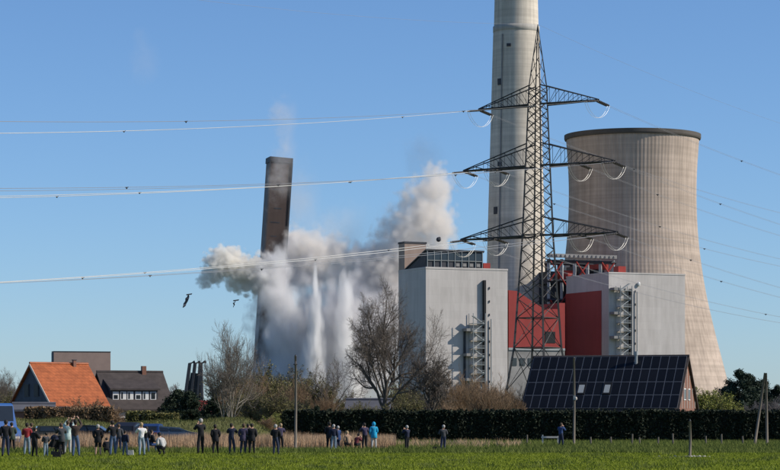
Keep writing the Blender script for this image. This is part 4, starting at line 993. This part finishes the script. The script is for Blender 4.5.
def finish_people():
    bpy.context.view_layer.update(); dg = bpy.context.evaluated_depsgraph_get()
    for o, J, K in PEND:
        ev = o.evaluated_get(dg); src = bpy.data.meshes.new_from_object(ev)
        V = np.empty(len(src.vertices) * 3, np.float32); src.vertices.foreach_get('co', V); V = V.reshape(-1, 3)
        V = [tuple(float(x) for x in v) for v in V]
        b = MB(); b.v = V
        segs = [(J[a][0], J[c][0], t) for a, c, t in BONES]
        for p in src.polygons:
            c = p.center; best = None
            for a, e, t in segs:
                ab = e - a; u = max(0, min(1, (c - a).dot(ab) / ab.dot(ab))); dd = (c - a - ab * u).length
                if best is None or dd < best[0]: best = (dd, t, u)
            t = best[1]
            m = {'t': 0, 'n': 0 if best[2] < .6 else 2, 'h': 2, 'f': 2 if K['tee'] else 0, 'l': 1, 'c': 2 if K['shorts'] else 1, 's': 3}[t]
            if t == 't' and c.z < J['pelvis'][0].z + .02 and abs(c.x) < .25: m = 1 if not K['coat'] else 0
            b.f.append(tuple(p.vertices)); b.m.append(m)
        for sn in 'LR': hand_geo(b, J['wri' + sn][0], J['elb' + sn][0], 2)
        h = J['head2'][0]; b.k = 2
        b.ell((h.x, h.y + .098, h.z - .01), (.014, .02, .022), 6, 4)
        for sx in (-1, 1): b.ell((h.x + sx * .095, h.y - .01, h.z), (.012, .022, .032), 6, 4)
        b.k = 3
        for sx in (-1, 1): b.ell((h.x + sx * .034, h.y + .088, h.z + .022), (.010, .008, .008), 5, 4)
        k = K['k']
        r = thing('person', ((K['px'] - CX) / K['s'], K['D'], 0), K['yaw'], K['lab'], 'person', 'spectators in the field'); r.scale = (k, k, k)
        b.build('body', [CL[K['top']], CL[K['legs']], SKIN, SHOE], r, smooth=True)
        t = MB(); t.ell((h.x, h.y - .018, h.z + .02), (.104, .112, .106), 12, 7, z0=-.15); t.ell((h.x, h.y - .06, h.z - .01), (.094, .07, .095), 10, 7)
        if K['hood']: t.ell((h.x, h.y - .03, h.z - .03), (.125, .115, .15), 12, 8)
        t.build('hood' if K['hood'] else 'hair', CL[K['hood']] if K['hood'] else HAIR[K['hair']], r, smooth=True)
        if K['coat']:
            pz = J['pelvis'][0].z
            t = MB(); t.lathe([(.185, pz + .16), (.20, pz), (.215, pz - .2), (.205, pz - .21)], 14, cap=False); t.build('coat_skirt', CL[K['top']], r, smooth=True)
        bpy.data.objects.remove(o)
def put(name, px, feet, lab, cat, build):
    D = gd(feet); s = FPX / D; r = thing(name, ((px - CX) / s, D, 0), 0, lab, cat); build(r); return r
def bag(rx, col):
    def f(r):
        t = MB(); t.hexa([(-rx, -.12, 0), (rx, -.12, 0), (rx, .12, 0), (-rx, .12, 0), (-rx * .85, -.1, .27), (rx * .85, -.1, .27), (rx * .85, .1, .27), (-rx * .85, .1, .27)]); t.build('body', CL[col], r)
        t = MB(); t.poly([(-rx * .5, 0, .26), (-rx * .4, 0, .38), (rx * .4, 0, .38), (rx * .5, 0, .26)], [.015] * 4, 5); t.build('handle', CL['black'], r)
    return f

person(5.5, 456.5, 37, 'person in dark jacket and jeans in front of the blue van', 'black', 'djeans', arms='pocket', stance=.4)
person(18.5, 438, 22, 'person in yellow safety vest beside the blue van', 'hivis', 'grey', 'brown', arms='down', yaw=.4)
person(27, 455.5, 33, 'person in red jacket with light jeans, back turned', 'red', 'ljeans', 'dark', arms='hold', coat=False, yaw=.1)
person(34.5, 457, 30, 'slim person in black close beside the red jacket', 'black', 'black', 'dark', arms='hold', yaw=-.3)
person(46, 457, 25, 'child in dark jacket and pale trousers beside the pushchair', 'grey', 'ljeans', 'dark', arms='hold', yaw=.6, bulk=1.2)
person(61.5, 455.5, 33, 'person in grey blue coat lifting a phone, beside the pale teal jacket', 'grey', 'black', 'brown', arms='photo', coat=True)
person(67.5, 454, 34, 'person in pale teal jacket with both arms raised', 'teal', 'pale', 'brown', arms='up', coat=True, yaw=-.15)
person(76, 457, 38, 'person in brown jacket and blue jeans with arms raised', 'brown', 'jeans', 'dark', arms='up', stance=.35)
person(98, 456, 32, 'grey haired person in dark jacket and shorts with bare legs', 'black', 'black', 'grey', arms='pocket', shorts=True, coat=True, stance=.25)
person(113, 456, 36, 'tall person in black top and blue jeans lifting one arm', 'black', 'jeans', 'dark', arms='photo', stance=.45)
person(125, 456, 26, 'child in dark jacket and jeans beside the white shirt person', 'navy', 'jeans', 'dark', arms='down', yaw=-.4, bulk=1.2)
person(142, 456, 34, 'person in white shirt and light blue jeans', 'white', 'ljeans', 'blond', arms='photo', tee=True, stance=.5)
person(151, 452.5, 20, 'person in dark clothes sitting low beside the white shirt person', 'black', 'blue', 'dark', pose='sit', arms='hold', yaw=-.9)
person(163, 455, 20, 'person with pale top crouching at the end of the row', 'pale', 'black', 'dark', pose='crouch', arms='hold', yaw=.7)
person(107, 454.5, 14, 'person crouching low in black between two standing men', 'black', 'black', 'dark', pose='crouch', arms='hold', yaw=.2, H=1.3)
person(200.5, 454, 36, 'tall grey haired person in black, first of the row before the pale tree', 'black', 'black', 'grey', arms='photo', stance=.55, yaw=.5)
person(215.5, 454, 30, 'shorter person in black jacket and legs apart, arms lowered', 'black', 'black', 'dark', arms='pocket', stance=.8, coat=True)
person(232, 454, 31, 'person in navy jacket and jeans, below the pale tree', 'navy', 'djeans', 'dark', arms='photo', stance=.3)
person(243, 454, 31, 'person in long dark purple coat in a close pair', 'purple', 'djeans', 'brown', arms='pocket', coat=True, stance=.2)
person(252, 454, 31, 'person in black coat and trousers, end of the close pair', 'black', 'black', 'dark', arms='pocket', coat=True, stance=.25, bulk=1.25)
person(276, 455, 31, 'stocky person in black jacket standing alone near the wooden pole', 'black', 'djeans', 'grey', arms='cross', bulk=1.3, stance=.25)
person(281, 451, 28, 'person in purple jacket half hidden behind the stocky one', 'purple', 'black', 'blond', arms='photo')
person(329.5, 450.5, 29, 'person in black coat, first of the group at the hedge', 'black', 'black', 'dark', arms='pocket', coat=True)
person(333.5, 451, 27, 'person in navy jacket and pale jeans in the group at the hedge', 'navy', 'ljeans', 'grey', arms='down', yaw=-.3)
person(338, 450.5, 25, 'grey haired person in long dark blue coat in the group at the hedge', 'blue', 'djeans', 'grey', arms='hold', coat=True, yaw=.3)
person(349, 450, 14, 'person in tan jacket crouching before the reeds', 'tan', 'brown', 'blond', pose='crouch', arms='hold', yaw=.4)
person(356, 450, 14, 'person in maroon jacket crouching beside the tan one', 'maroon', 'black', 'dark', pose='crouch', arms='photo', yaw=-.6, H=1.5)
person(364.5, 450.5, 28, 'person in dark purple jacket next to the bright blue one', 'purple', 'black', 'dark', arms='photo', bulk=1.2)
person(374, 449.5, 28, 'person in bright sky blue hooded jacket and pale trousers', 'cyan', 'pale', 'brown', arms='down', hood='cyan', coat=True, bulk=1.25)
person(407, 451, 26, 'person in dark clothes photographing alone in front of the dark hedge', 'navy', 'black', 'grey', arms='photo', yaw=.7, stance=.3)
person(443, 451.5, 27, 'person in grey jacket beside a black bag before the hedge', 'grey', 'djeans', 'grey', arms='cross', stance=.3, bulk=1.2)
person(561, 447.5, 25, 'person in dark blue jacket beside the pale rail and pole', 'blue', 'djeans', 'brown', arms='photo', yaw=-.5, stance=.3)
person(12, 452, 30, 'person in dark green coat partly behind the person by the van', 'green', 'black', 'dark', arms='pocket', coat=True)
person(31, 451.5, 29, 'person in black partly hidden between red jacket and slim black one', 'black', 'djeans', 'brown', arms='photo')
person(57, 455, 18, 'person in dark blue crouching beside the pushchair', 'navy', 'black', 'dark', pose='crouch', arms='hold', yaw=-.4)
person(71.5, 452, 31, 'person in dark coat standing between the teal and brown jackets', 'black', 'black', 'dark', arms='photo', coat=True)
person(118.5, 452.5, 29, 'person in dark grey behind the tall one in blue jeans', 'grey', 'djeans', 'brown', arms='pocket')
person(146.5, 453, 27, 'person in black jacket half behind the white shirt', 'black', 'jeans', 'dark', arms='pocket')
person(247.5, 451.5, 28, 'person in dark grey standing behind the close pair', 'grey', 'black', 'dark', arms='photo')
finish_people()
put('shoulder_bag', 436, 451.5, 'black bag on the grass beside the person in grey', 'bag', bag(.22, 'black'))
put('tote_bag', 130.5, 455.5, 'pale bag on the grass beside the child in jeans', 'bag', bag(.16, 'pale'))
put('rucksack', 57, 457.5, 'dark rucksack on the grass beside the pushchair', 'bag', bag(.2, 'black'))
def pushchair(r):
    for sx in (-1, 1):
        t = MB(); t.poly([(sx * .2, -.35, 1.0), (sx * .2, .1, .5), (sx * .22, .4, .1)], [.015] * 3, 6); t.tube((sx * .2, .05, .55), (sx * .22, -.3, .1), .015); t.build('frame', M['black'], r)
        for y in (.4, -.3):
            t = MB(); t.tube((sx * .22 - .02, y, .11), (sx * .22 + .02, y, .11), .11, n=14); t.build('wheel', M['black'], r)
    t = MB(); t.tube((-.2, -.35, 1.0), (.2, -.35, 1.0), .018); t.build('handle', M['black'], r)
    t = MB(); t.hexa([(-.18, -.1, .4), (.18, -.1, .4), (.18, .3, .45), (-.18, .3, .45), (-.18, -.25, .8), (.18, -.25, .8), (.18, -.1, .85), (-.18, -.1, .85)]); t.build('seat', CL['black'], r)
    t = MB(); t.ell((0, -.05, .78), (.21, .26, .25), 12, 6, z0=0.0); t.build('canopy', CL['navy'], r)
o = put('pushchair', 54, 455.5, 'dark pushchair on the grass between the child and the grey blue coat', 'pushchair', pushchair); o.rotation_euler.z = .8

# ------------------------------------------------------------------ smoke, dust and water spray
def plume(name, lab, cat, blobs, dens, col, nscale, namp, warp, edge=.35, aniso=.0, bill=(0, .3), detail=4, stretch=(1, 1, 1)):
    """blobs: (px, py, D, rx_px, ry_px, depth_m).  closed puffy shell filled with a scattering volume whose density falls off to every blob's edge"""
    bl = []
    for (px, py, D, rx, ry, rd) in blobs:
        s = FPX / D; bl.append((P(px, py, D), Vector((rx / s, rd, ry / s))))
    org = sum((c for c, _ in bl), Vector()) / len(bl)
    bm = bmesh.new()
    for c, q in bl:
        bmesh.ops.create_icosphere(bm, subdivisions=3, radius=1.0, matrix=Matrix.Translation(c - org) @ Matrix.Diagonal((*(q * 1.12 + Vector((warp * .5,) * 3)), 1)))
    for v in bm.verts: v.co.z = max(v.co.z, .3 - org.z)
    me = bpy.data.meshes.new(name); bm.to_mesh(me); bm.free()
    o = link(name, me, None, org)
    md = o.modifiers.new('r', 'REMESH'); md.mode = 'VOXEL'; md.voxel_size = max(.6, min(min(q) for _, q in bl) * .3)
    dg = bpy.context.evaluated_depsgraph_get(); nm = bpy.data.meshes.new_from_object(o.evaluated_get(dg)); o.modifiers.clear(); o.data = nm
    m = bpy.data.materials.new(name); m.use_nodes = True; t = m.node_tree
    for nd in list(t.nodes):
        if nd.type == 'BSDF_PRINCIPLED': t.nodes.remove(nd)
    out = [nd for nd in t.nodes if nd.type == 'OUTPUT_MATERIAL'][0]
    pv = t.nodes.new('ShaderNodeVolumePrincipled'); pv.inputs['Color'].default_value = (*col, 1); pv.inputs['Anisotropy'].default_value = aniso
    t.links.new(pv.outputs[0], out.inputs['Volume'])
    tc = t.nodes.new('ShaderNodeTexCoord'); mp = t.nodes.new('ShaderNodeMapping'); mp.inputs['Scale'].default_value = stretch; t.links.new(tc.outputs['Object'], mp.inputs[0])
    nz = t.nodes.new('ShaderNodeTexNoise'); nz.inputs['Scale'].default_value = nscale; nz.inputs['Detail'].default_value = detail; nz.inputs['Roughness'].default_value = .66
    t.links.new(mp.outputs[0], nz.inputs['Vector'])
    sb = t.nodes.new('ShaderNodeVectorMath'); sb.operation = 'SUBTRACT'; t.links.new(nz.outputs['Color'], sb.inputs[0]); sb.inputs[1].default_value = (.5, .5, .5)
    ma = t.nodes.new('ShaderNodeVectorMath'); ma.operation = 'MULTIPLY_ADD'; t.links.new(sb.outputs[0], ma.inputs[0]); ma.inputs[1].default_value = (warp * 2,) * 3; t.links.new(tc.outputs['Object'], ma.inputs[2])
    last = None
    for c, q in bl:
        c = c - org
        d1 = t.nodes.new('ShaderNodeVectorMath'); d1.operation = 'SUBTRACT'; t.links.new(ma.outputs[0], d1.inputs[0]); d1.inputs[1].default_value = c
        d2 = t.nodes.new('ShaderNodeVectorMath'); d2.operation = 'DIVIDE'; t.links.new(d1.outputs[0], d2.inputs[0]); d2.inputs[1].default_value = q
        d3 = t.nodes.new('ShaderNodeVectorMath'); d3.operation = 'LENGTH'; t.links.new(d2.outputs[0], d3.inputs[0])
        if last is None: last = d3.outputs['Value']
        else:
            mn = t.nodes.new('ShaderNodeMath'); mn.operation = 'SMOOTH_MIN'; mn.inputs[2].default_value = .25; t.links.new(last, mn.inputs[0]); t.links.new(d3.outputs['Value'], mn.inputs[1]); last = mn.outputs[0]
    # f = 1 - dist + namp*(noise-.5)
    nn = t.nodes.new('ShaderNodeMath'); nn.operation = 'MULTIPLY_ADD'; t.links.new(nz.outputs['Fac'], nn.inputs[0]); nn.inputs[1].default_value = namp; nn.inputs[2].default_value = 1 - namp * .5
    f = t.nodes.new('ShaderNodeMath'); f.operation = 'SUBTRACT'; t.links.new(nn.outputs[0], f.inputs[0]); t.links.new(last, f.inputs[1])
    if bill[0]:
        vo = t.nodes.new('ShaderNodeTexVoronoi'); vo.feature = 'F1'; vo.inputs['Scale'].default_value = bill[1]; vo.inputs['Detail'].default_value = 0
        wv = t.nodes.new('ShaderNodeVectorMath'); wv.operation = 'MULTIPLY_ADD'; t.links.new(sb.outputs[0], wv.inputs[0]); wv.inputs[1].default_value = (.8 / bill[1],) * 3; t.links.new(mp.outputs[0], wv.inputs[2]); t.links.new(wv.outputs[0], vo.inputs['Vector'])
        f2 = t.nodes.new('ShaderNodeMath'); f2.operation = 'MULTIPLY_ADD'; t.links.new(vo.outputs['Distance'], f2.inputs[0]); f2.inputs[1].default_value = -bill[0]; f2.inputs[2].default_value = bill[0] * .56
        f3 = t.nodes.new('ShaderNodeMath'); f3.operation = 'ADD'; t.links.new(f.outputs[0], f3.inputs[0]); t.links.new(f2.outputs[0], f3.inputs[1]); f = f3
    mr = t.nodes.new('ShaderNodeMapRange'); mr.interpolation_type = 'SMOOTHSTEP'; mr.inputs['From Min'].default_value = 0; mr.inputs['From Max'].default_value = edge; mr.inputs['To Max'].default_value = dens
    t.links.new(f.outputs[0], mr.inputs[0]); t.links.new(mr.outputs[0], pv.inputs['Density'])
    nm.materials.clear(); nm.materials.append(m)
    return tag(o, lab, cat, kind='stuff')
GREY = (.978, .966, .972); TAN = (.988, .945, .895); WHT = (.996, .996, .997)
plume('demolition_smoke', 'broad grey lilac cloud of demolition smoke around the toppling tower', 'smoke',
      [(302, 350, 1071, 50, 68, 18), (354, 340, 1073, 58, 82, 20), (278, 340, 1066, 28, 58, 13), (380, 300, 1076, 40, 52, 15), (294, 272, 1072, 38, 34, 12), (300, 398, 1066, 74, 36, 18), (272, 276, 1063, 24, 26, 9), (276, 308, 1061, 24, 38, 9)],
      .20, GREY, .085, 1.3, 6, edge=.55, bill=(.75, .2), stretch=(1, 1, .7))
plume('tan_smoke', 'tan dust at the top of the smoke cloud between tower and boiler house', 'smoke',
      [(318, 258, 1073, 42, 30, 13), (352, 268, 1075, 34, 28, 12), (300, 246, 1072, 22, 22, 9), (376, 270, 1077, 28, 30, 11)],
      .2, TAN, .11, 1.3, 4.5, edge=.55, bill=(.75, .22))
plume('dust_smoke', 'cream coloured billowing dust puff thrown out beside the toppling tower', 'smoke',
      [(226, 263, 1065, 22, 17, 8), (245, 272, 1065, 23, 17, 8), (212, 276, 1065, 11, 10, 4), (258, 276, 1065, 22, 22, 8), (205, 283, 1065, 8, 7, 3), (237, 286, 1065, 10, 8, 3)],
      .55, (.992, .966, .915), .18, 1.1, 2.2, edge=.4, bill=(.95, .34))
plume('roof_smoke', 'tall tan smoke plume rising behind the boiler house roof', 'smoke',
      [(422, 217, 1073, 29, 38, 12), (434, 192, 1073, 22, 28, 10), (406, 238, 1073, 29, 34, 12), (394, 266, 1073, 30, 40, 13), (440, 228, 1073, 18, 30, 9), (432, 244, 1073, 24, 14, 8)],
      .2, TAN, .12, 1.2, 4.5, edge=.55, bill=(.85, .23))
plume('spray_mist', 'bright white column of water spray in front of the smoke', 'water spray',
      [(315, 292, 1052, 3.6, 36, 1.8), (315, 326, 1052, 10, 46, 3.6), (314, 368, 1052, 15, 50, 5), (314, 412, 1052, 17, 30, 5)], .95, WHT, .22, .8, 1.0, edge=.7, bill=(.4, .5), stretch=(1, 1, .3))
plume('spray_mist', 'shorter white water spray column beside the big tree', 'water spray',
      [(346, 300, 1053, 9, 36, 3.4), (344, 336, 1053, 12, 46, 4.4), (352, 376, 1053, 13, 46, 4.8), (352, 414, 1053, 14, 26, 4.8)], .42, WHT, .2, 1.0, 1.4, edge=.7, bill=(.5, .4), stretch=(1, 1, .35))
plume('white_smoke', 'pale white swirl of smoke low in front of the toppling tower', 'smoke',
      [(284, 320, 1060, 26, 38, 7), (272, 290, 1060, 20, 26, 6), (296, 362, 1060, 28, 46, 7), (268, 382, 1060, 22, 40, 6), (276, 262, 1060, 15, 18, 5), (326, 388, 1058, 34, 42, 6), (330, 345, 1060, 24, 34, 5)], .18, WHT, .14, 1.4, 4.5, edge=.65, bill=(.8, .25), stretch=(1, 1, .6))
plume('top_dust_smoke', 'thin veil of dust around the top of the toppling tower', 'smoke',
      [(280, 182, 1050, 17, 30, 4.5), (286, 150, 1056, 15, 30, 5), (284, 118, 1058, 18, 28, 6)], .075, (.96, .92, .90), .13, 1.7, 5, edge=1.0)
plume('high_smoke', 'faint pale wisp of smoke high in the open sky', 'smoke',
      [(146, 62, 1058, 19, 28, 8), (140, 42, 1060, 13, 22, 6)], .013, (.96, .94, .93), .12, 1.5, 4, edge=1.0)
plume('drift_smoke', 'thin haze of dust drifting up above the smoke cloud', 'smoke',
      [(330, 236, 1075, 58, 42, 12), (424, 165, 1085, 28, 40, 9), (300, 205, 1075, 28, 52, 9), (392, 236, 1080, 26, 40, 10)], .032, (.97, .93, .89), .09, 1.7, 7, edge=1.0)
